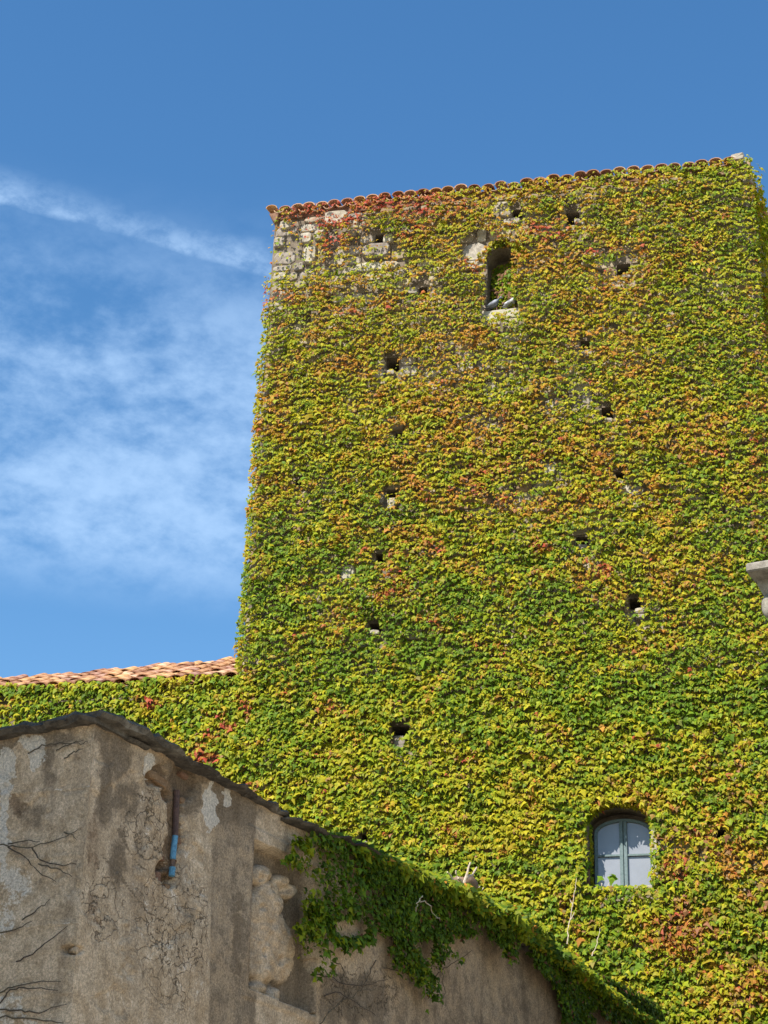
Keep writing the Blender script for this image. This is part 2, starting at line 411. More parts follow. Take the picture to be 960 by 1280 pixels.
# arch spandrels
def arch(mb, r, spring, dep):
    a, b, c, top = r; n = 10; cu = (a+b)/2; ru = (b-a)/2; rv = top-spring
    for s in (-1, 1):
        pts = [(cu+s*ru*math.cos(th), spring+rv*math.sin(th)) for th in np.linspace(0, math.pi/2, n)]
        cn = (cu+s*ru, top)
        F0 = [front.P(u, v, 0.004) for u, v in pts]+[front.P(*cn, 0.004)]; B0 = [front.P(u, v, -dep) for u, v in pts]
        mb.add(F0+B0, [(i, i+1, n) for i in range(n-1)] + [(i, i+n+1, i+n+2, i+1) for i in range(n-1)])
arch(mb, NICHE, NICHE[3]-0.3, 0.42)
WSPR = WIN[3]-0.24
arch(mb, WIN, WSPR, 0.34)
mb.build('wall', M['mortar'], tower)

# stones: courses of irregular rubble, individual objects where the creeper leaves them bare
def stone_vf(w_, h_, dep=0.06, rough=0.16, rs=random, n=8):
    V = []; Fs = []
    a0 = rs.uniform(0, 0.5)
    ring = []
    for k in range(n):
        th = 2*math.pi*(k+a0)/n
        c, s = math.cos(th), math.sin(th); e = rs.uniform(.35, .6)
        x = math.copysign(abs(c)**e, c)*w_/2*(1-rs.uniform(0, rough)); y = math.copysign(abs(s)**e, s)*h_/2*(1-rs.uniform(0, rough))
        ring.append((x, y))
    for x, y in ring: V.append((x, y, -0.04))
    for x, y in ring: V.append((x*0.99, y*0.99, dep*0.55))
    for x, y in ring: V.append((x*0.90, y*0.86, dep*rs.uniform(0.85, 1.1)))
    V.append((rs.uniform(-.1, .1)*w_, rs.uniform(-.1, .1)*h_, dep*rs.uniform(0.95, 1.2)))
    for r_ in range(2):
        for k in range(n):
            Fs.append((r_*n+k, r_*n+(k+1) % n, (r_+1)*n+(k+1) % n, (r_+1)*n+k))
    for k in range(n): Fs.append((2*n+k, 2*n+(k+1) % n, 3*n))
    return V, Fs
def overlaps(a, b, c, d_, pad=0.01):
    for r, _ in ops:
        if a < r[1]+pad and b > r[0]-pad and c < r[3]+pad and d_ > r[2]-pad: return True
    return False
# special stones given as picture rectangles
SPECIAL = [(453, 307, 491, 326, 0.13, 'stone'), (450, 297, 469, 308, 0.09, 'stone'), (479, 295, 494, 307, 0.10, 'dressed'), (496, 297, 510, 306, 0.05, 'stone'),
           (405, 264, 436, 284, 0.08, 'dressed'), (460, 328, 501, 340, 0.07, 'dressed'), (425, 336, 449, 346, 0.06, 'dressed'),
           (350, 277, 367, 289, 0.08, 'dressed'), (392, 289, 410, 302, 0.08, 'dressed'), (374, 292, 391, 306, 0.07, 'stone'), (379, 309, 397, 333, 0.09, 'dressed'),
           (342, 297, 357, 311, 0.07, 'stone'), (431, 289, 447, 298, 0.08, 'dressed'), (493, 364, 505, 371, 0.07, 'dressed'),
           (510, 361, 524, 371, 0.09, 'stone'), (534, 366, 546, 375, 0.06, 'stone'), (599, 272, 613, 286, 0.08, 'dressed'), (623, 263, 641, 274, 0.09, 'dressed'),
           (611, 276, 628, 286, 0.09, 'dressed'), (628, 275, 652, 284, 0.09, 'dressed'), (701, 261, 708, 268, 0.07, 'dressed'), (718, 277, 727, 284, 0.12, 'dressed'),
           (706, 283, 720, 291, 0.06, 'dressed'), (774, 346, 790, 351, 0.08, 'stone'), (484, 465, 495, 472, 0.1, 'stone'), (499, 458, 524, 474, 0.07, 'stone'),
           (530, 465, 550, 475, 0.08, 'dressed'), (485, 624, 497, 641, 0.12, 'dressed'), (754, 525, 768, 532, 0.1, 'dressed'), (726, 487, 742, 508, 0.06, 'stone'),
           (681, 502, 694, 514, 0.08, 'dressed'), (768, 602, 781, 608, 0.1, 'dressed'), (720, 682, 736, 689, 0.08, 'stone'), (793, 762, 810, 770, 0.12, 'dressed'),
           (795, 770, 808, 778, 0.12, 'stone'), (463, 790, 477, 797, 0.12, 'dressed'), (492, 920, 509, 940, 0.10, 'stone'), (679, 581, 696, 596, 0.08, 'dressed'),
           (787, 608, 806, 622, 0.07, 'stone'), (453, 1053, 466, 1060, 0.12, 'dressed'), (427, 706, 446, 727, 0.06, 'dressed'), (476, 742, 492, 750, 0.06, 'stone'),
           (726, 438, 742, 448, 0.06, 'stone'), (603, 478, 622, 492, 0.06, 'dressed'), (608, 530, 626, 542, 0.06, 'stone'), (416, 367, 432, 382, 0.07, 'dressed'),
           (440, 368, 455, 376, 0.06, 'dressed'), (388, 395, 402, 404, 0.06, 'dressed'), (838, 548, 852, 556, 0.06, 'dressed'), (814, 598, 826, 606, 0.05, 'stone')]
sp_uv = [rect_uv(*s[:4]) for s in SPECIAL]
nstone = 0
def add_stone(pl, u0, u1, v0, v1, dep, mat, h=0.0, name='stone', parent=None, n=8, rough=0.16):
    V, Fs = stone_vf(u1-u0, v1-v0, dep, n=n, rough=rough)
    me = mesh_py(name, V, Fs); me.materials.append(mat)
    o = link(name, me); o.matrix_world = pl.mat((u0+u1)/2, (v0+v1)/2, h)
    return wparent_m(o, parent)
def wparent_m(o, root):
    return wparent(o, root)
for (x0, y0, x1, y1, dep, mt), r in zip(SPECIAL, sp_uv):
    add_stone(front, r[0], r[1], r[2], r[3], dep, M[mt], parent=tower); nstone += 1
BARE = [(372, 318, 46, 42, .88), (470, 312, 48, 20, 0.84), (425, 273, 20, 12, 0.9), (348, 284, 14, 16, .8), (352, 338, 24, 20, .75), (440, 340, 50, 14, .75), (490, 330, 34, 18, .7),
        (448, 372, 42, 9, .65), (525, 365, 28, 9, .8), (632, 274, 34, 13, .85), (597, 318, 28, 18, 1.0), (716, 283, 14, 10, .8), (515, 466, 40, 13, .75), (560, 455, 60, 16, .35),
        (490, 630, 14, 16, .9), (503, 925, 13, 19, .9), (801, 770, 14, 15, .85), (438, 718, 16, 13, .7), (470, 793, 11, 6, .9), (687, 508, 12, 12, .7), (735, 497, 16, 14, .7),
        (760, 530, 14, 8, .8), (692, 590, 18, 12, .7), (795, 612, 26, 14, .6), (728, 686, 14, 8, .8), (775, 348, 15, 7, .8), (612, 486, 18, 12, .55), (620, 535, 16, 10, .5),
        (590, 465, 70, 30, .28), (640, 620, 80, 36, .28), (600, 640, 40, 10, .35), (733, 443, 14, 9, .6), (640, 400, 34, 8, .3), (845, 552, 12, 8, .4), (460, 1054, 10, 8, .8),
        (840, 1064, 44, 9, .55), (930, 1082, 36, 8, .55), (375, 612, 12, 9, .6), (350, 372, 30, 14, .45), (418, 375, 14, 12, .6), (395, 400, 20, 10, .5), (540, 415, 40, 12, .3), (700, 470, 40, 14, .25), (580, 380, 24, 12, .35)]
def bare_at(px, py):
    b = np.zeros(np.shape(px))
    wx = (fbm(np.asarray(px)/14., np.asarray(py)/14., 31)-.5)*1.9
    for x, y, rx, ry, s in BARE:
        q = np.sqrt(((px-x)/rx)**2 + ((py-y)/ry)**2) + wx
        b = np.maximum(b, s*sstep(1.08, 0.75, q))
    return b
rs = random.Random(3)
SV, SF, SC = [], [], []
PAL = [(0.52, .47, .37), (0.44, .38, .29), (0.56, .52, .43), (0.42, .31, .21), (0.47, .42, .36), (.38, .34, .28), (.50, .41, .27)]
v = 3.0
while v < VTOP-0.12:
    rh = rs.uniform(0.13, 0.27)*(1.25 if v > 18.5 else 1); u = uL + 0.0
    while u < uR-0.05:
        rw = rs.uniform(0.16, 0.5)*(1.15 if v > 18.5 else 1)*(1.0 if rs.random() < .8 else 1.4)
        e = min(u+rw, uR)
        a, b, c, d_ = u+0.002, e-0.002, v+0.002+rs.uniform(-.03, .03), v+rh-0.002+rs.uniform(-.03, .03)
        u = e
        if b-a < 0.08: continue
        if overlaps(a, b, c, d_, .0):
            r_ = next(r for r, _ in ops if a < r[1] and b > r[0] and c < r[3] and d_ > r[2])
            if r_[0]-a > b-r_[1] and r_[0]-a > .06: b = r_[0]-.005
            elif b-r_[1] > .06: a = r_[1]+.005
            else: continue
            if overlaps(a, b, c, d_, 0): continue
        if any(min(b, r[1])-max(a, r[0]) > 0.5*min(b-a, r[1]-r[0]) and min(d_, r[3])-max(c, r[2]) > 0.5*min(d_-c, r[3]-r[2]) for r in sp_uv): continue
        px, py = project(front.P((a+b)/2, (c+d_)/2))
        bb = float(bare_at(np.array([px]), np.array([py]))[0])
        dep = rs.uniform(0.02, 0.05)
        if bb > 0.30 and nstone < 290:
            add_stone(front, a, b, c, d_, dep, M['stone'] if rs.random() < .72 else M['dressed'], parent=tower, rough=.24, n=7); nstone += 1
        else:
            V, Fs = stone_vf(b-a, d_-c, dep, rough=.2, rs=rs, n=6)
            k = len(SV); cc = rs.choice(PAL)
            for q in V: SV.append(front.P((a+b)/2+q[0], (c+d_)/2+q[1], q[2])); SC.append(cc)
            SF += [tuple(i+k for i in f) for f in Fs]
    v += rh
# side wall rubble
v = 8.0
while v < VTOP-0.12:
    rh = rs.uniform(0.15, 0.28); u = 0.02
    while u < TD-0.1:
        rw = rs.uniform(0.25, 0.6); V, Fs = stone_vf(rw-.02, rh-.015, .05, rs=rs, n=6); k = len(SV); cc = rs.choice(PAL)
        for q in V: SV.append(side.P(u+rw/2+q[0], v+rh/2+q[1], q[2])); SC.append(cc)
        SF += [tuple(i+k for i in f) for f in Fs]; u += rw
    v += rh
me = mesh_py('rubble', SV, SF)
ca = me.color_attributes.new('Col', 'FLOAT_COLOR', 'POINT'); ca.data.foreach_set('color', np.concatenate([np.array(SC), np.ones((len(SC), 1))], 1).astype(np.float32).ravel())
o = link('rubble', me, None, M['stone_attr']); tag(o, kind='stuff'); wparent(o, tower)
print('stones', nstone, 'rubble polys', len(SF))

# niche: two dressed arch blocks on the left and the sill slab
r1 = rect_uv(578, 307, 608, 328); r2 = rect_uv(574, 328, 606, 338)
V = [(-.0, 0), (1, 0), (1.08, .35), (0.98, .8), (.7, 1.05), (.3, .95), (0.02, .6)]
def prism(pl, pts, h0, h1, name, mat, parent, bev=0.012):
    n = len(pts); P = [pl.P(u, v, h) for h in (h0, h1) for u, v in pts]
    m_ = MB(); m_.add(P, [tuple(range(n))[::-1], tuple(range(n, 2*n))] + [(i, (i+1) % n, (i+1) % n+n, i+n) for i in range(n)])
    return m_.build(name, mat, parent, bevel=bev)
prism(front, [(r1[0]+x*(r1[1]-r1[0]), r1[2]+y*(r1[3]-r1[2])) for x, y in V], -0.2, 0.07, 'arch_block', M['stone'], tower)
prism(front, [(r2[0], r2[2]), (r2[1], r2[2]), (r2[1], r2[3]), (r2[0]+.03, r2[3])], -0.2, 0.06, 'arch_block', M['dressed'], tower)
SILLR = rect_uv(603, 388, 652, 401)
prism(front, [(SILLR[0], SILLR[2]), (SILLR[1], SILLR[2]+.02), (SILLR[1], SILLR[3]-.0), (SILLR[0], SILLR[3]-.01)], -0.42, 0.05, 'sill', M['dressed'], tower)
SILLV = SILLR[3]

# ---------------- lower window
wr = WIN; HW = -0.19
wroot_loc = front.P((wr[0]+wr[1])/2, wr[2], HW)
mbf = MB(); fw = 0.045
u0, u1, v0, vt = wr[0]+0.055, wr[1]-0.004, wr[2]+0.035, wr[3]-.12
cu = (u0+u1)/2
WALLSPR = WSPR; WSPR -= .10
def arch_v(u):   # height of arched head at u
    q = min(1, abs(u-cu)/((u1-u0)/2)); return WSPR + (vt-WSPR)*math.sqrt(max(0, 1-q*q))
mbf.box(front, u0, u0+fw, v0, WSPR, HW-.03, HW+.03); mbf.box(front, u1-fw, u1, v0, WSPR, HW-.03, HW+.03)
mbf.box(front, u0+fw, u1-fw, v0, v0+fw, HW-.03, HW+.03)
n = 14; th = np.linspace(0, math.pi, n)
for i in range(n-1):
    q = []
    for hh in (HW-.03, HW+.03):
        for (k, s) in ((i, 1), (i+1, 1), (i+1, 0), (i, 0)):
            ru = (u1-u0)/2 - (0 if s else fw); rv = (vt-WSPR) - (0 if s else fw)
            q.append(front.P(cu+ru*math.cos(th[k]), WSPR+rv*math.sin(th[k]), hh))
    mbf.add(*box_vf(q))
window = mbf.build('window', M['frame'], tower)
window['label'] = 'arched grey green two casement window deep in the creeper'
def wpart(mb_, name, mat, bevel=0):
    o_ = mb_.build(name, mat, None, bevel=bevel); o_.parent = window
    o_.matrix_parent_inverse = window.matrix_world.inverted() @ Matrix(); return o_
bpy.context.view_layer.update()
tv = float(front.uv(745, 1068, HW)[1]) if False else v0+(WIN[3]-v0)*0.43
for s in (-1, 1):   # casement stiles, meeting at the centre
    a, b = (cu-0.058, cu-0.004) if s < 0 else (cu+0.004, cu+0.058)
    wpart(MB().box(front, a, b, v0+fw, arch_v(cu)-fw, HW-.015, HW+.045), 'casement_stile', M['frame'], 0.006)
    a, b = (u0+fw, cu-0.058) if s < 0 else (cu+0.058, u1-fw)
    wpart(MB().box(front, a, b, tv-0.012, tv+0.016, HW-.01, HW+.03), 'glazing_bar', M['frame'])
    wpart(MB().box(front, a, b, v0+fw, tv-0.014, HW-.012, HW-.004), 'pane', M['glass'])
    k = 7; us = np.linspace(a, b, k)
    top = [(x, arch_v(x)-fw+.01) for x in us[::-1]]
    pts = [(a, tv+.018), (b, tv+.018)] + [(x, max(y, tv+.03)) for x, y in top]
    nn_ = len(pts); P = [front.P(x, y, h) for h in (HW-.012, HW-.004) for x, y in pts]
    m_ = MB().add(P, [tuple(range(nn_))[::-1], tuple(range(nn_, 2*nn_))]+[(i, (i+1) % nn_, (i+1) % nn_+nn_, i+nn_) for i in range(nn_)])
    wpart(m_, 'pane', M['glass'])
prism(front, [(wr[0]-.03, wr[2]-.05), (wr[1]+.02, wr[2]-.05), (wr[1]+.02, wr[2]+.03), (wr[0]-.03, wr[2]+.03)], -0.33, 0.05, 'sill', M['dressed'], tower)
prism(front, [(wr[1]-.0, wr[2]+.03), (wr[1]+.085, wr[2]+.03), (wr[1]+.085, wr[3]-.1), (wr[1], wr[3]-.14)], -0.1, 0.07, 'window_jamb', M['dressed'], tower)
prism(front, [(wr[0]-.08, wr[2]+.03), (wr[0]+.0, wr[2]+.03), (wr[0], wr[2]+.3), (wr[0]-.08, wr[2]+.3)], -0.1, 0.05, 'window_jamb', M['brick'], tower)

# ---------------- tower roof: canal tiles along the eave
def tile_mesh(name, L=0.46, r=0.125, r2=0.10, th=0.016, up=True, n=7):
    V, Fs = [], []
    for (y, rr) in ((0, r), (L, r2)):
        for t_ in (0, th):
            for k in range(n):
                a = math.pi*k/(n-1); x = math.cos(a)*(rr-t_); z = math.sin(a)*(rr-t_)*0.6
                V.append((x, y, z if up else -z))
    for k in range(n-1):
        Fs += [(k, k+1, 2*n+k+1, 2*n+k), (n+k, 3*n+k, 3*n+k+1, n+k+1), (k, n+k, n+k+1, k+1), (2*n+k, 2*n+k+1, 3*n+k+1, 3*n+k)]
    Fs += [(0, 2*n, 3*n, n), (n-1, 2*n-1, 4*n-1, 3*n-1)]
    me = mesh_py(name, V, Fs)
    for p in me.polygons: p.use_smooth = False
    return me
cover_me = [tile_mesh('cover_tile', r=rr, th=tt, r2=rr*.8) for rr, tt in ((.118, .018), (.124, .022), (.112, .016))]; pan_me = tile_mesh('pan_tile', r=0.10, r2=.118, up=False)
for q in cover_me: q.materials.append(M['tile'])
pan_me.materials.append(M['tile'])
cover_pale = [q.copy() for q in cover_me]; pan_pale = pan_me.copy()
for q in cover_pale: q.materials.clear(); q.materials.append(M['tile_pale'])
pan_pale.materials.clear(); pan_pale.materials.append(M['tile_pale'])
def place_tile(me, pl, u, v, h, pitch, parent, jit=0.02, name=None):
    # local y runs up the slope (into the wall), local x along wall
    U = Vector(pl.U); Nn = Vector(pl.N); Z = Vector((0, 0, 1))
    y = (-Nn*math.cos(pitch) + Z*math.sin(pitch)).normalized(); z = U.cross(y)
    rot = Matrix((U, y, z)).transposed() @ Matrix.Rotation(random.gauss(0, jit), 3, 'Z') @ Matrix.Rotation(random.gauss(0, jit), 3, 'Y')@ Matrix.Rotation(random.gauss(0, jit*.6), 3, 'X')
    o_ = link(name or me.name.split('.')[0], me); o_.matrix_world = Matrix.Translation(Vector(pl.P(u, v, h))) @ rot.to_4x4()
    return wparent_m(o_, parent)
sag = lambda u: vTopL + (vTopR-vTopL)*(u-uL)/(uR-uL)
u = uL-0.02; i = 0; SP = 0.243
TW = {}
while u < uR-0.06:
    zz = sag(u) + 0.02*math.sin(u*1.7)+random.gauss(0, .008)
    place_tile(random.choice(cover_me if random.random() < .6 else cover_pale), front, u+random.gauss(0, .006), zz+0.00, 0.17+random.gauss(0, .02), R(14), tower, .03)
    place_tile(pan_me, front, u+SP/2, zz-0.02, 0.14, R(14), tower)
    place_tile(random.choice(cover_me), front, u, zz+0.11, -0.22, R(14), tower)
    u += SP
# mortar bed beneath the tiles and the roof deck
mb = MB()
mb.add([front.P(uL-.02, vTopL-.16, .05), front.P(uR+.0, vTopR-.16, .05), front.P(uR+.0, vTopR-.035, .05), front.P(uL-.02, vTopL-.035, .05),
        front.P(uL-.02, vTopL-.16, -.3), front.P(uR+.0, vTopR-.16, -.3), front.P(uR+.0, vTopR+.03, -.3), front.P(uL-.02, vTopL+.03, -.3)],
       [(0, 1, 2, 3), (4, 7, 6, 5), (0, 4, 5, 1), (1, 5, 6, 2), (2, 6, 7, 3), (3, 7, 4, 0)])
mb.build('eave_bed', M['brick'], tower)
mb = MB(); q = [front.P(uL-.1, sag(uL)+.0, .0), front.P(uR, sag(uR)+.0, .0), front.P(uR, sag(uR)+.9, -3.7), front.P(uL-.1, sag(uL)+.9, -3.7), side.P(TD, VTOP-.05), front.P(uL, VTOP-.05, -TD)]
mb.add(q, [(0, 1, 2, 3), (3, 2, 4, 5)]); mb.build('roof_deck', M['tile'], tower)
# corner tiles
add_stone(front, uR-.30, uR-.02, sag(uR)-.02, sag(uR)+.14, .1, M['dressed'], h=.06, name='mortar_cap', parent=tower)
prism(front, [(uL-.10, sag(uL)-.05), (uL+.02, sag(uL)-.26), (uL+.08, sag(uL)-.2), (uL+.10, sag(uL)-.03)], -.25, .12, 'corner_tile', M['brick'], tower)

# ------------------------------------------------------------------ left wing with ivy wall and tiled roof
wing = empty('low_wing', at_foot(front, (uL+uFar)/2))
tag(wing, 'low wing left of the tower with creeper on its wall and sunlit clay tile roof', 'building')
vE = vWing-0.02
mb = MB(); hw = 0.0
mb.add([front.P(uFar, 0, hw), front.P(uL-.003, 0, hw), front.P(uL-.003, vE, hw), front.P(uFar, vE, hw), front.P(uFar, 0, -6), front.P(uFar, vE, -6), front.P(uL-.003, 0, -6), front.P(uL-.003, vE, -6)],
       [(0, 1, 2, 3), (4, 0, 3, 5), (1, 6, 7, 2), (6, 4, 5, 7)])
mb.build('wall', M['mortar'], wing)
PR = R(27.5)
mb = MB(); RR = 2.6; uX0 = float(front.uv(0, 858)[0])
Ru = lambda u_: max(.7, 2.6+(u_-uL)/(uX0-uL)*(1.3-2.6))
mb.add([front.P(uFar, vE-.02, .12), front.P(uL-.003, vE-.02, .12), front.P(uL-.003, vE-.02+math.tan(PR)*(RR+.12), -RR), front.P(uFar, vE-.02+math.tan(PR)*(Ru(uFar)+.12), -Ru(uFar)),
        front.P(uL-.003, vE-.02, -2*RR), front.P(uFar, vE-.02, -2*RR)], [(0, 1, 2, 3), (3, 2, 4, 5)])
mb.build('roof_deck', M['tile'], wing)
row = 0; stp = 0.36
while row*stp*math.cos(PR) < RR:
    u = uFar+.1; hh = .16 - row*stp*math.cos(PR); vv = vE + .01 + row*stp*math.sin(PR)
    while u < uL-0.1:
        if -hh > Ru(u)-.15: u += SP; continue
        place_tile(random.choice(cover_pale if random.random() < .8 else cover_me), front, u+random.gauss(0, .01), vv+.05+random.gauss(0, .012), hh, PR, wing, .04)
        if row < 1 or row % 2 == 0: place_tile(pan_pale, front, u+SP/2, vv+.03, hh, PR, wing, .03)
        u += SP
    row += 1
u = uFar+.1
while u < uL-.2:   # ridge tiles
    o_ = link('ridge_tile', cover_pale[0]); U = Vector(front.U)
    rot = Matrix((Vector(-front.N), U, Vector((0, 0, -1)))).transposed()
    rot = Matrix((Vector(front.N), U, Vector(front.N).cross(U))).transposed()
    if (rot @ Vector((0, 0, 1))).z < 0: rot = Matrix((Vector(-front.N), U, Vector(-front.N).cross(U))).transposed()
    o_.matrix_world = Matrix.Translation(Vector(front.P(u, vE+math.tan(PR)*(Ru(u)+.12)+random.gauss(0, .01), -Ru(u)))) @ rot.to_4x4() @ Matrix.Rotation(random.gauss(0, .03), 4, 'Z')
    wparent_m(o_, wing); u += .38

# ------------------------------------------------------------------ creeper leaves
LT = np.array([(0, -.04, -.02), (-.50, .20, -.13), (-.24, .46, 0), (0, 1.0, -.20), (.24, .46, 0), (.50, .20, -.13), (0, .33, .06)])
NLV = 7
LF = np.array([(6, (k+1) % 6, k) for k in range(6)])
def leaves(pl, u, v, h, size, cols, tilt, yaw, roll, name, parent=None, mat='leaf', P=None):
    """leaf blades: tip hanging down and out from the wall"""
    n = len(u); U, Z, N = pl.U, pl.V/np.linalg.norm(pl.V), pl.N
    P = pl.P(u, v, h) if P is None else P
    ct, st = np.cos(tilt)[:, None], np.sin(tilt)[:, None]
    yv = -Z*ct + N*st; nv = N*ct + Z*st; xv = np.broadcast_to(-U, yv.shape)
    cy, sy = np.cos(yaw)[:, None], np.sin(yaw)[:, None]
    xv, yv = xv*cy + yv*sy, -xv*sy + yv*cy
    cr, sr = np.cos(roll)[:, None], np.sin(roll)[:, None]
    xv, nv = xv*cr + nv*sr, -xv*sr + nv*cr
    T = np.broadcast_to(LT, (n, NLV, 3)).copy()
    T[:, :, 0] *= rng.uniform(.85, 1.15, (n, 1)); T[:, :, 2] *= rng.uniform(.3, 1.9, (n, 1)); T[:, 3, 1] *= rng.uniform(.85, 1.15, n)
    T[:, :, 1] -= 0.35
    T *= size[:, None, None]
    V = P[:, None, :] + T[..., 0:1]*xv[:, None] + T[..., 1:2]*yv[:, None] + T[..., 2:3]*nv[:, None]
    Fc = (LF[None] + (np.arange(n)*NLV)[:, None, None]).reshape(-1, 3)
    me = mesh_np(name, V.reshape(-1, 3), Fc, np.repeat(cols, NLV, 0), smooth=False)
    o_ = link(name, me, None, M[mat])
    if parent: wparent(o_, parent)
    return o_
C_G = np.array((0.14, 0.235, 0.014)); C_DG = np.array((0.08, 0.14, 0.010)); C_Y = np.array((0.43, 0.375, 0.018)); C_YG = np.array((0.29, 0.335, 0.014))
C_O = np.array((0.48, 0.215, 0.032)); C_R = np.array((0.46, 0.08, 0.05)); C_B = np.array((0.32, 0.145, 0.075)); C_P = np.array((.36, .19, .11))
# colour regions, (x, y, rx, ry, weight)
REDS = [(400, 268, 55, 18, 1.5), (470, 262, 60, 12, 1.4), (400, 290, 20, 12, 1.2), (420, 300, 12, 14, 1.2), (510, 272, 30, 18, .9), (345, 262, 20, 6, 1), (336, 350, 7, 40, 1.2), (622, 305, 10, 5, 2), (598, 345, 8, 6, 1.8),
        (690, 300, 20, 10, .6), (745, 326, 12, 8, .8), (455, 395, 10, 6, .9), (350, 375, 20, 14, .8), (700, 440, 30, 14, .7), (742, 480, 24, 8, 1.1), (708, 464, 16, 6, .8), (670, 690, 18, 8, .7), (752, 710, 12, 10, 1.5), (750, 650, 30, 50, .35),
        (452, 705, 5, 4, 2), (500, 720, 18, 20, .9), (490, 745, 10, 8, 1), (545, 690, 22, 12, .8), (545, 785, 12, 8, 1.2), (838, 772, 8, 8, 2), (640, 590, 60, 30, .35), (600, 640, 60, 16, .45), (660, 560, 40, 12, .4), (945, 670, 20, 30, .7), (948, 590, 14, 40, .5),
        (194, 884, 7, 5, 2), (262, 952, 13, 7, 1.8), (270, 930, 14, 8, .8), (312, 891, 7, 5, 2), (285, 905, 12, 10, .9), (368, 845, 12, 12, .7), (890, 1100, 60, 80, .45), (845, 1120, 30, 50, .4), (930, 1210, 50, 60, .3), (815, 1006, 8, 4, 1.5), (700, 1190, 30, 30, .3), (860, 1060, 40, 14, .5), (510, 400, 60, 20, .3)]
ORANGES = [(880, 430, 90, 210, .33), (780, 280, 120, 60, .25), (560, 420, 230, 60, .35), (640, 520, 160, 110, .55), (700, 330, 120, 50, .4), (590, 370, 30, 30, 1.0), (560, 520, 80, 20, .6), (450, 430, 60, 60, .45), (400, 440, 80, 60, .3), (700, 620, 170, 90, .45), (500, 690, 60, 50, .4), (860, 700, 100, 80, .45),
           (900, 1120, 90, 130, .6), (450, 270, 110, 30, .5), (620, 260, 150, 24, .25), (370, 850, 20, 20, .5), (600, 360, 24, 24, 1.), (500, 310, 60, 60, .3), (455, 820, 30, 16, .4)]
GREENS = [(500, 860, 330, 90, .8), (380, 720, 80, 60, .9), (330, 660, 40, 90, .6), (600, 760, 120, 40, .8), (360, 335, 22, 8, 1.6), (430, 350, 30, 10, 1), (500, 630, 18, 20, 1.5), (470, 555, 26, 12, .9), (520, 375, 30, 12, .7), (780, 364, 14, 12, 1.4), (870, 330, 90, 160, .12), (900, 460, 60, 60, .2),
          (840, 240, 90, 30, .3), (700, 1170, 70, 90, .9), (760, 1190, 50, 60, .9), (480, 1000, 120, 60, .35), (60, 880, 200, 40, .5), (540, 1080, 80, 30, .4), (915, 690, 12, 12, .8), (960, 770, 16, 20, 1.2), (720, 260, 60, 16, .5), (820, 1060, 8, 44, 1.8), (790, 1110, 30, 6, 1.2), (930, 900, 60, 60, .4), (680, 900, 200, 60, .4)]
YELLOWS = [(620, 1010, 300, 90, .9), (640, 1060, 120, 40, .6), (120, 880, 160, 40, .8), (450, 520, 150, 60, .4), (400, 560, 90, 70, .4), (640, 1000, 120, 30, .5), (530, 560, 200, 100, .3), (470, 330, 50, 20, .8), (900, 260, 60, 60, .2), (440, 900, 100, 40, .2)]
def wsum(px, py, L):
    s = np.zeros(px.shape)
    for x, y, rx, ry, wt in L: s += wt*np.exp(-(((px-x)/rx)**2+((py-y)/ry)**2))
    return s
def leaf_colours(px, py, u, v, r):
    n1 = fbm(u*1.1, v*2.4, 5); n2 = fbm(u*3.2, v*5.5, 9); n3 = fbm(u*0.45+3, v*.7, 14)
    wr_ = wsum(px, py, REDS); wo = wsum(px, py, ORANGES); wg = wsum(px, py, GREENS); wy = wsum(px, py, YELLOWS)
    red = 0.010 + (3.2*(py < 330)+.75*(py >= 330)*(py < 1000)+.22*(py >= 1000)+.9*(px < 330)*(py > 800))*wr_*np.maximum(sstep(.25, .6, n2), .75*(py < 320)) + 0.05*sstep(.62, .72, n2)
    org = 0.05 + .26*sstep(760, 600, py)*sstep(930, 760, px) + .70*wo*sstep(.30, .66, n1) + .10*sstep(.55, .7, n1) + .25*np.clip(wr_, 0, 1)*.6
    yel = 0.36 + .3*sstep(780, 640, py)*sstep(960, 780, px) + .30*wy + .34*sstep(.40, .66, fbm(u*1.6+9, v*3.2, 33))
    grn = 0.10+.08*sstep(560, 760, py) + .48*wg + (.45+.55*sstep(560, 760, py))* .30*sstep(.44, .60, n3)*1.5
    dg = .09 + .20*wg*sstep(.4, .6, n1)
    ygw = np.full(px.shape, .55)
    brn = .03 + (.22+.45*(py > 1000))*wo*sstep(.35, .7, n2) + .2*wr_
    Wt = np.stack([red, org, brn, yel, ygw, grn, dg], -1); Wt = np.cumsum(Wt/Wt.sum(-1, keepdims=True), -1)
    lf = .4*fbm(u*1.5, v*2.3, 56, 3)+.6*fbm(u*4.2, v*6.0, 57, 3); lf = (np.argsort(np.argsort(lf))+.5)/len(lf); q_ = .54*lf + .46*r.random(px.shape); q_ = (np.argsort(np.argsort(q_))+.5)/len(q_)
    rr = q_[:, None]; k = (rr > Wt).sum(-1).clip(0, 6)
    pal = np.stack([C_R, C_O, C_B, C_Y, C_YG, C_G, C_DG])
    c = pal[k]; k2 = (r.random(px.shape)[:, None] > Wt).sum(-1).clip(0, 6); f = r.uniform(0, .55, px.shape)[:, None]
    c = c*(1-f)+pal[k2]*f
    c = c*r.uniform(.72, 1.22, px.shape)[:, None]
    return np.clip(c, 0, .8), k
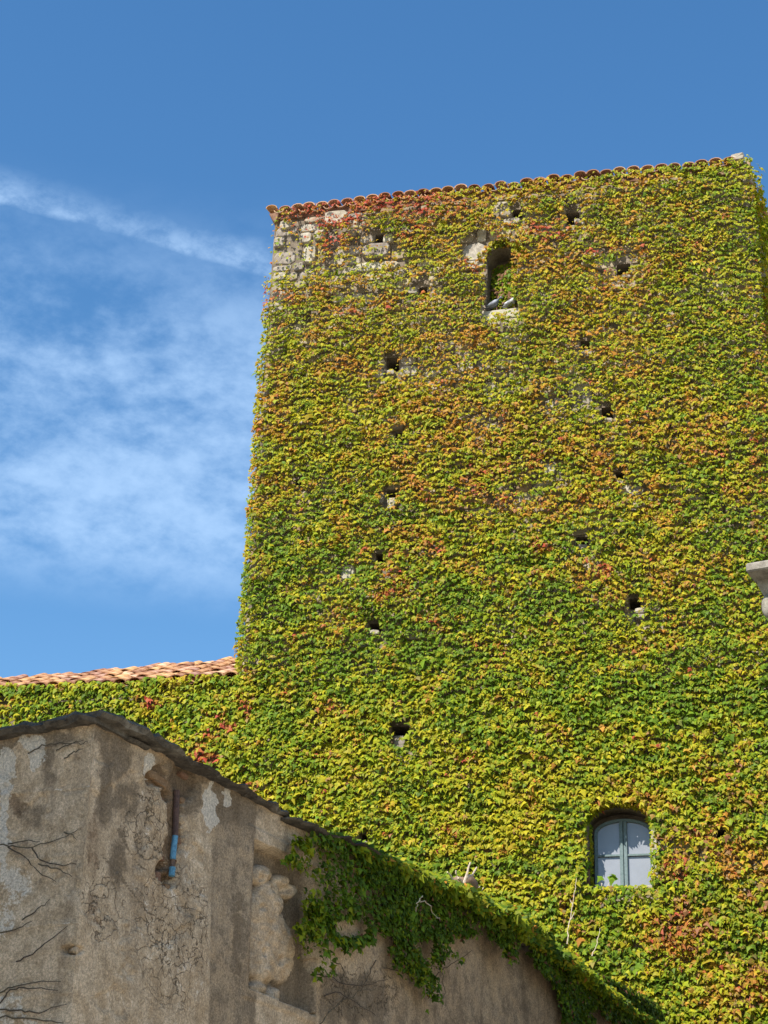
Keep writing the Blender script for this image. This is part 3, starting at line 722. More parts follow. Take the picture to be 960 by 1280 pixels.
def open_mask(px, py, u, v):
    """True where a leaf would hang over an opening"""
    m_ = np.zeros(px.shape, bool)
    for r in hole_uv:
        m_ |= (u > r[0]-.012) & (u < r[1]+.006) & (v > r[2]-.015) & (v < r[3]+.0)
    for (a, b, c, d_), sp_, pl_, pr_ in ((NICHE, NICHE[3]-.3, .0, .06), (WIN, WIN[3]-.24, -.02, .0)):
        q = np.clip(np.abs(u-(a+b)/2)/((b-a)/2), 0, 1); hv = sp_+(d_-sp_)*np.sqrt(1-q*q)
        m_ |= (u > a+pl_) & (u < b-pr_) & (v > c-.02) & (v < hv)
    m_ |= (u > SILLR[0]) & (u < SILLR[1]-.02) & (v > SILLR[2]+.03) & (v < SILLR[3]+.05)
    return m_
def cover(ua, ub, va, vb, dens, seed):
    r = np.random.default_rng(seed); n = int((ub-ua)*(vb-va)*dens)
    u = r.uniform(ua, ub, n); v = r.uniform(va, vb, n)
    # pull leaves into short drooping rows, as they shingle on the wall
    rowh = 0.13
    ph = v/rowh + 3.0*fbm(u*1.3, v*1.3, 77)+ 2.2*vnoise(u*3.1, v*2, 78) + 1.6*vnoise(u*7.1, v*5, 79)
    fr = ph-np.floor(ph); v = v + rowh*(-0.26)*(fr-.5)*r.uniform(.1, 1.3, n)
    return r, u, v, (ph-np.floor(ph))
tcreeper = empty('tower_creeper', at_foot(front, uL+2.5)); tag(tcreeper, 'green, yellow and orange autumn creeper covering the whole face of the stone tower', 'creeper')
rcreeper = empty('tower_creeper', at_foot(front, uL+1.2)); tag(rcreeper, 'scarlet creeper strands hanging under the tower eave at its left corner', 'creeper')
wcreeper = empty('wing_creeper', at_foot(front, uL-2)); tag(wcreeper, 'bright yellow green creeper on the low wing wall just under the clay tile roof', 'creeper')

r, u, v, fr = cover(uL-.16, uR+.10, 4.0, VTOP+.0, 1450, 21)
px, py = project(front.P(u, v))
b = bare_at(px, py)
bulge = fbm(u*.9, v*1.2, 41); b2 = fbm(u*2.6, v*3.4, 44)
keep = (r.random(len(u)) > b*1.02) & ~open_mask(px, py, u, v)
# thin spots where stems and stone show through, and the ragged left margin
thin = sstep(.62, .74, fbm(u*2.2+7, v*4.2, 51))*(.3+.45*(py < 660)*(px < 800)); keep &= r.random(len(u)) > thin
edge = uL - .02 - .13*sstep(14.8, 11.5, v)*0 - .10*fbm(v*1.5, v*0+2, 61) - .09*(fbm(v*6, v*0+5, 62))
keep &= (u > edge)
keep &= ~((u < uL+.10) & (py < 345) & ((r.random(len(u)) < .75) | (u < uL-.02)))
keep &= (v < sag(u)-.02-.06*r.random(len(u)))
h = .03 + .10*bulge + .17*np.clip(b2-.3, 0, 1) + .10*fbm(u*7, v*8, 46) + .075*(1-fr) + r.uniform(0, .05, len(u))
h = np.where(u < uL, h*.3-.1*r.random(len(u)), h)
cols, kk = leaf_colours(px, py, u, v, r)
size = r.lognormal(math.log(.063), .30, len(u))*(1+.14*(py > 850))*np.where(wsum(px, py, REDS) > .8, .85, 1.0)*np.where(py < 480, .9, 1.0)
tilt = np.clip(r.normal(R(34), R(15), len(u)), R(-5), R(75)); yaw = r.normal(0, R(30), len(u)); roll = r.normal(0, R(24), len(u))
isred = (py < 312) & (px < 560) & ((kk == 0) | (kk == 2)) 
A = keep & ~isred; Bm = keep & isred
fo = leaves(front, u[A], v[A], h[A], size[A], cols[A], tilt[A], yaw[A], roll[A], 'foliage', tcreeper); tag(fo, kind='stuff')
fo = leaves(front, u[Bm], v[Bm], h[Bm]+.02, size[Bm], cols[Bm], tilt[Bm], yaw[Bm], roll[Bm], 'foliage', rcreeper); tag(fo, kind='stuff')
print('leaves', A.sum(), Bm.sum())
# side wall, thicker so its outline bulges past the corner
r = np.random.default_rng(5); n = 26000
u = r.uniform(-.08, TD*.8, n)**1.0; v = r.uniform(8.5, VTOP-.05, n)
h = (.06+.18*fbm(v*.8, u, 71)+.1*r.random(n)**2 + .12*sstep(VTOP-.1, VTOP-1.8, v))*np.where(u < 1.2, r.uniform(.05, 1, n), r.uniform(.5, 1, n))
P_ = project(side.P(u, v)); c, _ = leaf_colours(np.full(n, 900.), np.clip(P_[1], 200, 900), u, v, r)
fo = leaves(side, u, v, h, r.lognormal(math.log(.085), .22, n), c, r.normal(R(30), R(20), n), r.normal(0, R(35), n), r.normal(0, R(30), n), 'foliage', tcreeper); tag(fo, kind='stuff')
# wing
r, u, v, fr = cover(uFar, uL+.10, 4.0, vE+.10, 880, 23)
px, py = project(front.P(u, v))
keep = v < vE+.02+.12*fbm(u*1.8, u*0, 91)-.03 + .06*sstep(-2, -5, u-uL)
hole = in_poly(px, py, [(292, 868), (312, 866), (314, 884), (300, 892), (290, 884)]) | in_poly(px, py, [(0, 872), (14, 874), (16, 886), (0, 892)])
keep &= ~(hole & (r.random(len(u)) < .85))
h = .07 + .14*fbm(u*.9, v*1.3, 41) + .10*fbm(u*2.6, v*3.4, 44)*r.random(len(u)) + .05*(1-fr)+r.uniform(0, .05, len(u))
cols, kk = leaf_colours(px, py, u, v, r)
fo = leaves(front, u[keep], v[keep], h[keep], r.lognormal(math.log(.084), .26, len(u))[keep], cols[keep], np.clip(r.normal(R(32), R(15), len(u)), R(-5), R(75))[keep], r.normal(0, R(28), len(u))[keep], r.normal(0, R(22), len(u))[keep], 'foliage', wcreeper); tag(fo, kind='stuff')
# leaves on the niche's back wall and sides
r = np.random.default_rng(8); n = 2600
u = r.uniform(NICHE[0]+.02, NICHE[1]-.01, n); v = NICHE[2]+.10+(NICHE[3]-NICHE[2]-.15)*r.random(n)
q = (u-NICHE[0])/(NICHE[1]-NICHE[0]); keep = (r.random(n) < .35+.9*q) & (v < NICHE[3]-.16+.1*q) & ~((v < NICHE[2]+.22) & (q < .35))
c = np.where((r.random(n) < .22)[:, None], C_P, np.where((r.random(n) < .5)[:, None], C_G, C_YG))*r.uniform(.6, 1.2, (n, 1)); low_ = v < NICHE[2]+.35; c[low_] = np.where((r.random(low_.sum()) < .6)[:, None], C_P*.8, C_YG*.8)
fo = leaves(front, u[keep], v[keep], (-.38+.36*r.random(n)*np.clip(q+.25, 0, 1)*(v < NICHE[3]-.45)+.15*r.random(n)*q)[keep], r.lognormal(math.log(.085), .2, n)[keep], c[keep], r.normal(R(25), R(18), n)[keep], r.normal(0, R(40), n)[keep], r.normal(0, R(25), n)[keep], 'foliage', tcreeper); tag(fo, kind='stuff')
# fringe leaves overhanging the lower window's arch and jambs
n = 520; nn2 = 260; tq = r.uniform(-.1, math.pi*.98, nn2); ua_ = (NICHE[0]+NICHE[1])/2+.33*np.cos(tq)*r.uniform(.85, 1.45, nn2); va_ = NICHE[3]-.3+.33*np.sin(tq)*r.uniform(.9, 1.4, nn2)
c, _ = leaf_colours(np.full(nn2, 640.), np.full(nn2, 320.), ua_, va_, r)
fo = leaves(front, ua_, va_, .03+.1*r.random(nn2), r.lognormal(math.log(.072), .2, nn2), c, r.normal(R(28), R(18), nn2), r.normal(0, R(30), nn2), r.normal(0, R(28), nn2), 'foliage', tcreeper); tag(fo, kind='stuff')
th_ = r.uniform(-.15, math.pi*1.25, n); ru = (WIN[1]-WIN[0])/2
WSPR = WALLSPR; uu = (WIN[0]+WIN[1])/2 + (ru+.01)*np.cos(th_); vv = WSPR + (WIN[3]-WSPR+.03)*np.sin(th_); low_ = np.sin(th_) < 0
vv = np.where(low_ | (r.random(n) < .35), WIN[2]+r.random(n)*(WSPR-WIN[2]), vv); uu = np.where((vv < WSPR), np.where(r.random(n) < .7, WIN[0]-.0, WIN[1]+.02), uu)+r.normal(0, .02, n)
c, _ = leaf_colours(np.full(n, 700.), np.full(n, 1000.), uu, vv, r); c = np.where((uu > WIN[1]-.05)[:, None] & (vv < WSPR)[:, None], C_YG, c)
fo = leaves(front, uu, vv, .02+.07*r.random(n)-.09*(vv < WSPR), r.lognormal(math.log(.075), .2, n), c, r.normal(R(20), R(20), n), r.normal(0, R(30), n), r.normal(0, R(30), n), 'foliage', tcreeper); tag(fo, kind='stuff')

# woody stems visible through thin places
def stem_path(pl, pts, h=.05):
    out_ = []
    for (x, y) in pts:
        a, b_2 = pl.uv(float(x), float(y), h); out_.append(pl.P(float(a), float(b_2), h))
    return out_
def stems(pl, paths, rad, name, mat, parent, h=.05, jit=0.012, sub=4):
    for pts in paths:
        P = stem_path(pl, pts, h); Q = []
        for i in range(len(P)-1):
            for k in range(sub):
                q = P[i]+(P[i+1]-P[i])*k/sub; Q.append(q + (rng.normal(0, jit, 3) if (i+k) else 0))
        Q.append(P[-1]); rr = np.linspace(rad, rad*.4, len(Q))
        V, Fs = tube_vf(Q, list(rr), 5)
        MB().add(V, Fs).build(name, mat, parent)
stems(front, [[(392, 330), (398, 360), (401, 400), (397, 450), (402, 520)], [(372, 268), (376, 300), (384, 345), (380, 380)], [(376, 600), (374, 616), (377, 634)], [(374, 603), (370, 612)],
              [(450, 268), (446, 300), (455, 350), (452, 400)], [(525, 372), (540, 400), (530, 450)], [(516, 455), (512, 470), (505, 485)], [(730, 1050), (728, 1110), (722, 1160)]], .012, 'stem', M['wood_dark'], tcreeper, .08)

# ------------------------------------------------------------------ near plastered building
near = empty('plastered_building', (float(cor[0]), float(cor[1]), 0))
tag(near, 'weathered brown plastered building in shade, cracked walls under a dark slab coping', 'building')
TOP = Zc - 0.03
def seg_d(px, py, pts):
    d_ = np.full(px.shape, 1e9)
    for (x1, y1), (x2, y2) in zip(pts[:-1], pts[1:]):
        L2 = (x2-x1)**2+(y2-y1)**2; t_ = np.clip(((px-x1)*(x2-x1)+(py-y1)*(y2-y1))/L2, 0, 1)
        d_ = np.minimum(d_, np.hypot(px-x1-t_*(x2-x1), py-y1-t_*(y2-y1)))
    return d_
def blob(px, py, L, soft=.35):
    s = np.zeros(px.shape)
    for x, y, rx, ry in L: s = np.maximum(s, sstep(1+soft, 1-soft, np.sqrt(((px-x)/rx)**2+((py-y)/ry)**2)))
    return s
PANEL = [(318, 1050), (392, 1084), (392, 1268), (309, 1233)]
RELIEF = [(334, 1092, 15, 13), (360, 1101, 11, 9), (369, 1113, 11, 11), (345, 1115, 16, 16), (341, 1136, 21, 30), (350, 1130, 14, 20), (340, 1172, 23, 34), (352, 1165, 18, 30), (337, 1205, 21, 26), (329, 1234, 15, 9), (350, 1243, 10, 11), (362, 1190, 16, 40)]
def warp(px, py, s):
    ax = (fbm(px/13, py/13, s)-.5)*16 + (fbm(px/4, py/4, s+1)-.5)*5; ay = (fbm(px/13, py/13, s+2)-.5)*30 + (fbm(px/4, py/4, s+3)-.5)*8
    return px+ax, py+ay
def rface_fields(px, py, u, v):
    h = .022*(fbm(u*1.2, v*1.2, 101)-.5) + .014*(fbm(u*6, v*6, 102)-.5)
    # spalled chase round the pipe
    wob = (fbm(px/9, py/9, 103)-.5)*14; 
    sp = sstep(12, 3, seg_d(px, py, [(200, 962), (218, 990), (222, 1040), (212, 1092)]) + wob)
    sp = np.maximum(sp, blob(px+wob, py-wob, [(200, 972, 14, 12), (232, 975, 16, 26), (222, 1020, 9, 34), (210, 1090, 12, 16)], .3))
    h -= .055*sp; h -= .09*blob(px, py, [(212, 994, 8, 7), (208, 1081, 8, 6), (214, 1101, 5, 9)], .3)
    chip = sstep(.575, .60, fbm(u*2.1+3, v*1.9, 181, 6)+.10*blob(px, py, [(200, 1100, 70, 200)], .9)-.05)*(px < 262); h -= .014*chip
    # cracked skin, proud patch lower middle with broken edge
    pat = sstep(0, 10, (272 - np.abs(px-218)*0 - px) + (fbm(px/12, py/12, 104)-.5)*26)*sstep(1090, 1130, py)
    h += .012*pat*sstep(150, 190, px)
    # smooth pilaster strip and rising groove
    strip = sstep(262, 267, px-(py-1000)*-.02)*sstep(322, 317, px)
    h = h*(1-.6*strip) - .014*strip*0
    # recessed panel with the weathered carving
    pn = in_poly(px, py, PANEL).astype(float)
    q = np.full(px.shape, 9.)
    for x, y, rx, ry in RELIEF: q = np.minimum(q, np.sqrt(((px-x)/rx)**2+((py-y)/ry)**2)+(fbm(px/7, py/7, 105)-.5)*.25)
    rel = np.clip(1-q**2, 0, 1)**.33
    ind = blob(px, py, [(333, 1097, 3, 3), (364, 1111, 5, 4), (347, 1109, 2, 5), (334, 1133, 3, 4), (336, 1190, 2, 5), (357, 1200, 2, 5), (344, 1233, 3, 8)], .5)
    fieldd = -.13 + rel*(.10+.05*(fbm(px/5, py/7, 106, 5)-.5)) - .045*ind*(q < 1)
    h = np.where(pn > 0, fieldd + .01*(fbm(u*9, v*9, 107)-.5), h)
    # raised band framing the panel
    h += .012*(in_poly(px, py, [(310, 1030), (400, 1074), (400, 1282), (302, 1245)]) & (pn < 1))
    # long vertical joint
    h -= .015*sstep(2.2, .6, np.abs(px-(487+(py-1200)*-.09)))*(py > 1185)
    h -= .10*blob(px, py, [(90, 1187, 12, 5)], .3)
    ox, oy = px, py; px, py = warp(px, py, 160)
    white = blob(px, py, [(190, 958, 5, 13), (262, 1008, 9, 34), (284, 998, 6, 12), (262, 960, 4, 6)], .25)*.85 + .34*blob(px, py, [(235, 1080, 34, 90), (200, 1150, 50, 80), (185, 1010, 14, 60), (230, 1220, 45, 60), (150, 1240, 40, 40)], .6)
    white += .08*(pn > 0)*rel + .30*blob(px, py, [(318, 1160, 2, 70)], .5)
    dark = .75*blob(px, py, [(135, 985, 12, 60), (150, 945, 14, 30), (238, 985, 14, 40), (276, 985, 5, 30), (160, 1000, 18, 26), (150, 1080, 12, 40)], .6) + .5*strip
    dark += .5*blob(px, py, [(298, 1130, 7, 12), (297, 1155, 7, 10), (299, 1178, 7, 12), (295, 1205, 7, 14), (420, 1250, 60, 30)], .4)
    px, py = ox, oy
    dark += .9*sstep(1.6, .5, seg_d(px, py, [(128, 1068), (150, 1090), (165, 1112), (185, 1140), (205, 1152)])) + .7*sstep(1.4, .4, seg_d(px, py, [(150, 1035), (168, 1070), (178, 1085), (230, 1110), (260, 1130)]))
    dark += .95*(pn > 0)*(1-rel)*(.35+.65*fbm(ox/9, oy/20, 133)) ; top = Zc - v; dark += .5*sstep(.5, .05, top)*fbm(u*3, v*.6, 110)  # recess shade painted into the mask round the carving; streaks below the coping
    dark += .42*sstep(380, 470, px)+.25*sstep(1150, 1280, py)*fbm(px/30, py/60, 134)+.35*blob(px, py, [(230, 960, 60, 22), (300, 1010, 40, 14), (110, 915, 40, 12)], .8)  # darker towards the far right and the bottom, with blotches near the top
    brown = .9*sp + .20*chip + .3*blob(px, py, [(108, 1230, 14, 60), (120, 1150, 16, 40), (110, 960, 10, 60), (118, 1060, 10, 50)], .5) + .25*blob(px, py, [(600, 1250, 160, 60)], .4)
    crack = .7*blob(px, py, [(215, 1170, 55, 110), (190, 1030, 40, 60), (130, 1130, 30, 60), (450, 1240, 60, 40)], .4)*(1-strip)
    return h, white, dark, brown, crack
def lface_fields(px, py, u, v):
    h = .03*(fbm(u*1.1+9, v*1.1, 121)-.5) + .012*(fbm(u*6, v*6, 122)-.5)
    chip = sstep(.60, .62, fbm(u*2.3+8, v*2.1, 191, 6)); h -= .012*chip
    lines = np.zeros(px.shape)
    for y in (988, 1072, 1156, 1243): lines = np.maximum(lines, sstep(2.4, .5, np.abs(py-(y-(px-60)*.10)))*(.35+.65*fbm(px/16, py/50, int(y))))
    h += .010*lines
    h -= .10*blob(px, py, [(90, 1187, 12, 5)], .3)
    px, py = warp(px, py, 170)
    white = .8*lines*sstep(.3, .6, fbm(px/22, py/22, 127)) + .9*blob(px, py, [(46, 940, 11, 22), (30, 930, 10, 10), (6, 960, 14, 30), (3, 1030, 7, 60)], .35) + .55*blob(px, py, [(20, 1110, 22, 34), (5, 1150, 18, 24), (6, 1265, 26, 20), (30, 1275, 20, 8)], .5)
    dark = .6*blob(px, py, [(62, 945, 10, 50), (5, 930, 30, 8), (40, 1020, 20, 18), (70, 920, 40, 8)], .5)
    brown = .2*chip + .2*blob(px, py, [(100, 1000, 12, 120)], .5)+.3*blob(px, py, [(25, 1000, 20, 30)], .6)
    crack = .2*blob(px, py, [(45, 960, 20, 30)], .5)
    return h, white*1.0, dark, brown, crack
UEND = float(rface.uv(800, 1249)[0])+.35
def drop(u_): return .26*sstep(float(rface.uv(560, 1122)[0]), UEND, u_)
def face_mesh(pl, fields, u0, u1, du, v0, v1, dv, name):
    us = np.arange(u0, u1+du/2, du); vs = np.concatenate([[-0.2, v0*.5], np.arange(v0, v1, dv), [v1]])
    UU, VV = np.meshgrid(us, vs); P = pl.P(UU, VV - (drop(UU)*sstep(3.0, TOP, VV) if pl is rface else 0))
    px, py = project(P); h, wh, dk, br, cr = fields(px, py, UU, VV)
    h = h*sstep(0, .03, UU-us[0]+.0)  # keep corner closed
    h[0:2] = 0
    P = P + h[..., None]*pl.N
    nu = len(us); nv = len(vs); idx = np.arange(nu*nv).reshape(nv, nu)
    Fc = np.stack([idx[:-1, :-1], idx[:-1, 1:], idx[1:, 1:], idx[1:, :-1]], -1).reshape(-1, 4)
    cols = np.stack([wh, dk, br, cr], -1).reshape(-1, 4)
    me = mesh_np(name, P.reshape(-1, 3), Fc, cols, smooth=True, attr='Mask')
    bm_ = None
    return me
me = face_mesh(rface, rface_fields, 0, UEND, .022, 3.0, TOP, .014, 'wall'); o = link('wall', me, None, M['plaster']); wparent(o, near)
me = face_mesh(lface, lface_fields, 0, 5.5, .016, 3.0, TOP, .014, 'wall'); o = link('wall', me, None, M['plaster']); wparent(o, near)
print('near wall end', UEND, rface.P(UEND, Zc), 'tower plane dist', (rface.P(UEND, Zc)-front.O) @ front.N)
# back faces and flat roof
pe = rface.P(UEND, 0); pl_ = lface.P(5.5, 0); pb = pe + azdir(AZL)*5.5
mb = MB()
for p, q in ((pe, pb), (pb, pl_)):
    mb.add([p, q, q+LEAN*TOP, p+LEAN*TOP], [(0, 1, 2, 3)])
c0 = rface.P(0, 0)
cen_ = (c0+pe+pb+pl_)/4
mb.add([p+(cen_-p)*.08+LEAN*(TOP-.32) for p in (c0, pe, pb, pl_)], [(0, 1, 2, 3)])
mb.build('roof_deck', M['slate'], near)

# coping slabs
def slab(pl, ua, ub, th, over, back, z0, tilt=0.0, name='coping_slab', mat='slate', seed=0):
    r_ = random.Random(seed); n = max(3, int((ub-ua)/.07)); top, bot = [], []
    mb_ = MB(); 
    us = np.linspace(ua, ub, n)
    V = []
    for i, u_ in enumerate(us):
        o1 = over + r_.uniform(-.04, .035) - .05*(i in (0, n-1)); t1 = th*(1+r_.uniform(-.3, .4)-.3*(i in (0, n-1))); z1 = z0 + tilt*(u_-ua) + r_.uniform(-.010, .010)
        V += [pl.P(u_, z1, -back), pl.P(u_, z1+t1, -back), pl.P(u_, z1+t1, o1-.015), pl.P(u_, z1+t1*.55, o1+.012), pl.P(u_, z1, o1-.02)]
    Fs = []
    for i in range(n-1):
        for k in range(5): Fs.append((i*5+k, i*5+(k+1) % 5, (i+1)*5+(k+1) % 5, (i+1)*5+k))
    Fs += [(0, 1, 2, 3, 4), tuple(((n-1)*5+k) for k in (4, 3, 2, 1, 0))]
    mb_.add(V, Fs); o_ = mb_.build(name, M[mat], near, bevel=0)
    return o_
u = -.06; i = 0; rs = random.Random(12)
while u < UEND:
    L = rs.uniform(.55, 1.0)*(1.25 if u < 1 else 1)
    slab(rface, u, min(u+L+.10, UEND+.1), rs.uniform(.02, .036) if i else .05, rs.uniform(.06, .17), .5, Zc-.05-float(drop(np.float64(u)))+rs.uniform(-.022, .02), .018+rs.uniform(-.012, .014), seed=i)
    if rs.random() < .4: slab(rface, u+rs.uniform(0, .2), min(u+L*.8, UEND), .03, rs.uniform(.02, .09), .5, Zc-.075-float(drop(np.float64(u))), rs.uniform(-.01, .01), seed=i+200)
    u += L; i += 1
u = -.04
while u < 4.5:
    L = rs.uniform(.5, .9)
    slab(lface, u, u+L+.05, rs.uniform(.045, .065), rs.uniform(.06, .14), .5, Zc-.065+rs.uniform(-.012, .012)+(.01 if i % 2 else 0), rs.uniform(-.03, .03), seed=i+50)
    slab(lface, u+.1, u+L*.8, .035, rs.uniform(.03, .07), .5, Zc-.078+rs.uniform(-.01, .01), 0, seed=i+80)
    u += L; i += 1

# pipe in the chase, with exposed bricks
def on(pl, x, y, h=0.0):
    a, b_2 = pl.uv(float(x), float(y), h); return pl.P(float(a), float(b_2), h)
V, Fs = tube_vf([on(rface, 221, 988, -.035), on(rface, 219, 1045, -.035)], .024, 10)
pipe = MB().add(V, Fs).build('drain_pipe', M['rust'], near, smooth=False)
V, Fs = tube_vf([on(rface, 219, 1045, -.02), on(rface, 217, 1062, -.02), on(rface, 216, 1074, -.022)], .023, 10)
s1 = MB().add(V, Fs).build('painted_pipe', M['blue'], None); s1.parent = pipe; s1.matrix_parent_inverse = pipe.matrix_basis.inverted() @ Matrix.Translation(-Vector(near.location)).inverted() if False else Matrix.Identity(4)
V, Fs = tube_vf([on(rface, 216, 1074, -.03), on(rface, 215.5, 1084, -.03)], .019, 10); s3 = MB().add(V, Fs).build('pipe_joint', M['rust'], None)
V, Fs = tube_vf([on(rface, 215.5, 1084, -.015), on(rface, 214.5, 1095, -.015)], .025, 10); s2 = MB().add(V, Fs).build('painted_pipe', M['blue'], None)
for s_ in (s1, s2, s3):
    s_.parent = pipe; s_.matrix_parent_inverse = Matrix.Translation(-Vector(near.location)).inverted() @ Matrix.Identity(4) if False else Matrix.Identity(4)
bpy.context.view_layer.update()
for s_ in (s1, s2, s3): s_.matrix_parent_inverse = pipe.matrix_world.inverted()
for (x, y, wd, ht) in ((196, 968, .16, .07), (206, 976, .2, .08), (198, 988, .12, .06), (234, 968, .14, .05), (205, 1002, .10, .12), (228, 1050, .10, .07), (204, 1070, .14, .05), (201, 1098, .10, .13), (226, 1078, .08, .06), (232, 1000, .12, .06), (213, 1108, .10, .06)):
    a, b_2 = [float(q) for q in rface.uv(float(x), float(y))]
    add_stone(rface, a-wd/2, a+wd/2, b_2-ht/2, b_2+ht/2, .03, M['brick'], h=-.055, name='brick', parent=near, rough=.3)

# dead creeper stems clinging to the plaster
dead = empty('dead_creeper', (float(cor[0])-1.5, float(cor[1])+.6, 0)); tag(dead, 'bare dark creeper twigs clinging to the left plaster wall below the coping', 'creeper')
stems(lface, [[(0, 1056), (15, 1058), (40, 1060), (62, 1052), (86, 1045), (98, 1036)], [(10, 1059), (30, 1070), (48, 1090), (70, 1102)], [(40, 1060), (50, 1075), (75, 1082), (95, 1080)], [(48, 1080), (70, 1086), (90, 1096)],
              [(35, 942), (52, 932), (75, 929), (98, 930), (110, 928)], [(70, 938), (85, 932), (105, 925)], [(80, 948), (92, 940), (104, 936)], [(20, 1202), (40, 1192), (62, 1175), (85, 1157)], [(0, 1241), (20, 1232), (45, 1227), (76, 1227)],
              [(0, 1254), (12, 1236), (30, 1236), (50, 1236), (72, 1238)], [(0, 1262), (25, 1262), (50, 1266), (70, 1258), (84, 1255)], [(0, 1272), (30, 1273), (60, 1276), (80, 1279)], [(0, 1166), (25, 1160), (40, 1152)], [(28, 1150), (48, 1136), (62, 1124)],
              [(10, 1055), (35, 1050), (50, 1052)], [(80, 1040), (90, 1044), (96, 1050)]], .0062, 'stem', M['wood_dark'], dead, .022, .004)
dead2 = empty('dead_creeper', (float(cor[0])+4, float(cor[1])+7, 0)); tag(dead2, 'fine leafless creeper twigs on plaster below the shaded hanging creeper', 'creeper')
stems(rface, [[(400, 1280), (415, 1262), (430, 1250), (450, 1240), (470, 1236)], [(390, 1215), (410, 1222), (435, 1232), (460, 1230), (485, 1224)], [(420, 1200), (430, 1215), (428, 1236), (440, 1260)], [(470, 1200), (460, 1220), (450, 1240)], [(540, 1226), (555, 1210), (572, 1200), (590, 1188)],
              [(515, 1200), (535, 1206), (555, 1212)], [(405, 1245), (425, 1240), (445, 1252), (470, 1270)], [(480, 1210), (500, 1215), (520, 1205)], [(552, 1215), (556, 1240), (552, 1262)]], .0055, 'stem', M['wood_dark'], dead2, .025, .008)
stems(rface, [[(525, 1125), (535, 1130), (545, 1145), (550, 1150)], [(528, 1120), (522, 1128), (520, 1140)]], .006, 'stem', M['wood_pale'], dead2, .2, .01)

# shaded creeper on the near wall
nivy = empty('wall_creeper', at_foot(rface, 6.5)); tag(nivy, 'dark green creeper draped over the top of the shaded plaster wall and hanging down', 'creeper')
HANG = [(362, 1052), (378, 1048), (398, 1052), (412, 1042), (430, 1052), (520, 1098), (620, 1150), (720, 1203), (800, 1246), (820, 1300), (780, 1300), (750, 1280), (716, 1262), (704, 1286), (690, 1250), (672, 1232), (655, 1215), (646, 1185), (628, 1172), (618, 1205), (606, 1200), (600, 1168), (580, 1172),
        (548, 1180), (520, 1182), (500, 1190), (470, 1180), (452, 1178), (436, 1196), (420, 1196), (405, 1205), (392, 1230), (384, 1228), (392, 1200), (366, 1200), (366, 1180), (376, 1160), (366, 1140), (372, 1120), (384, 1112), (372, 1094), (352, 1082), (348, 1070)]
TAIL = [[(478, 1186), (497, 1195), (512, 1215), (522, 1240), (530, 1258), (520, 1250), (508, 1232), (492, 1226), (482, 1205)], [(516, 1182), (530, 1186), (548, 1205), (536, 1212), (524, 1200)], [(686, 1240), (720, 1250), (726, 1300), (700, 1300), (688, 1270)]]
PATCH = [(404, 1151), (445, 1150), (448, 1172), (410, 1174)]; PATCH2 = [(372, 1068), (396, 1062), (402, 1078), (378, 1086)]
r = np.random.default_rng(31); n = 165000
u = r.uniform(2.0, UEND+.3, n); v = r.uniform(3.2, Zc+.0, n); px, py = project(rface.P(u, v))
jx = px+r.normal(0, 3, n)+(fbm(px/10, py/14, 145)-.5)*20; jy = py+r.normal(0, 4, n)+(fbm(px/7, py/22, 146)-.5)*50*(py > 1130)+9*(py > 1130)
ins = in_poly(jx, jy, HANG)
for q in TAIL: ins |= in_poly(jx, jy, q)
dens = np.clip(.35+1.0*sstep(380, 430, px)+.3, 0, 1)*(1-.97*in_poly(px, py, PATCH))*(1-.85*in_poly(px, py, PATCH2))
dens *= 1-.8*sstep(.50, .64, fbm(u*2, v*3.5, 141))
keep = ins & (r.random(n) < dens*.95)
thick = sstep(430, 600, px)*.20*(v > Zc-1.2)*(1-.9*sstep(630, 730, px))
h = .03+.08*fbm(u*1.4, v*2.2, 142)+thick*fbm(u*1.1+4, v*1.4, 143)+r.uniform(0, .06, n)
u, v, h, px, py = u[keep], v[keep], h[keep], px[keep], py[keep]; n = len(u)
cg = np.where((r.random(n) < .45)[:, None], C_G, C_DG); cg = np.where((r.random(n) < (.10+.55*sstep(410, 370, px)+.3*sstep(1180, 1230, py)*(px < 520)))[:, None], C_YG*.9, cg); cg = np.where((r.random(n) < .05*(px > 400))[:, None], C_B*.7, cg)
cg = cg*r.uniform(.45, 1.05, (n, 1)); size = r.lognormal(math.log(.052), .24, n)
tilt = np.clip(r.normal(R(30), R(18), n), R(-10), R(75)); yaw = r.normal(0, R(35), n); roll = r.normal(0, R(30), n)
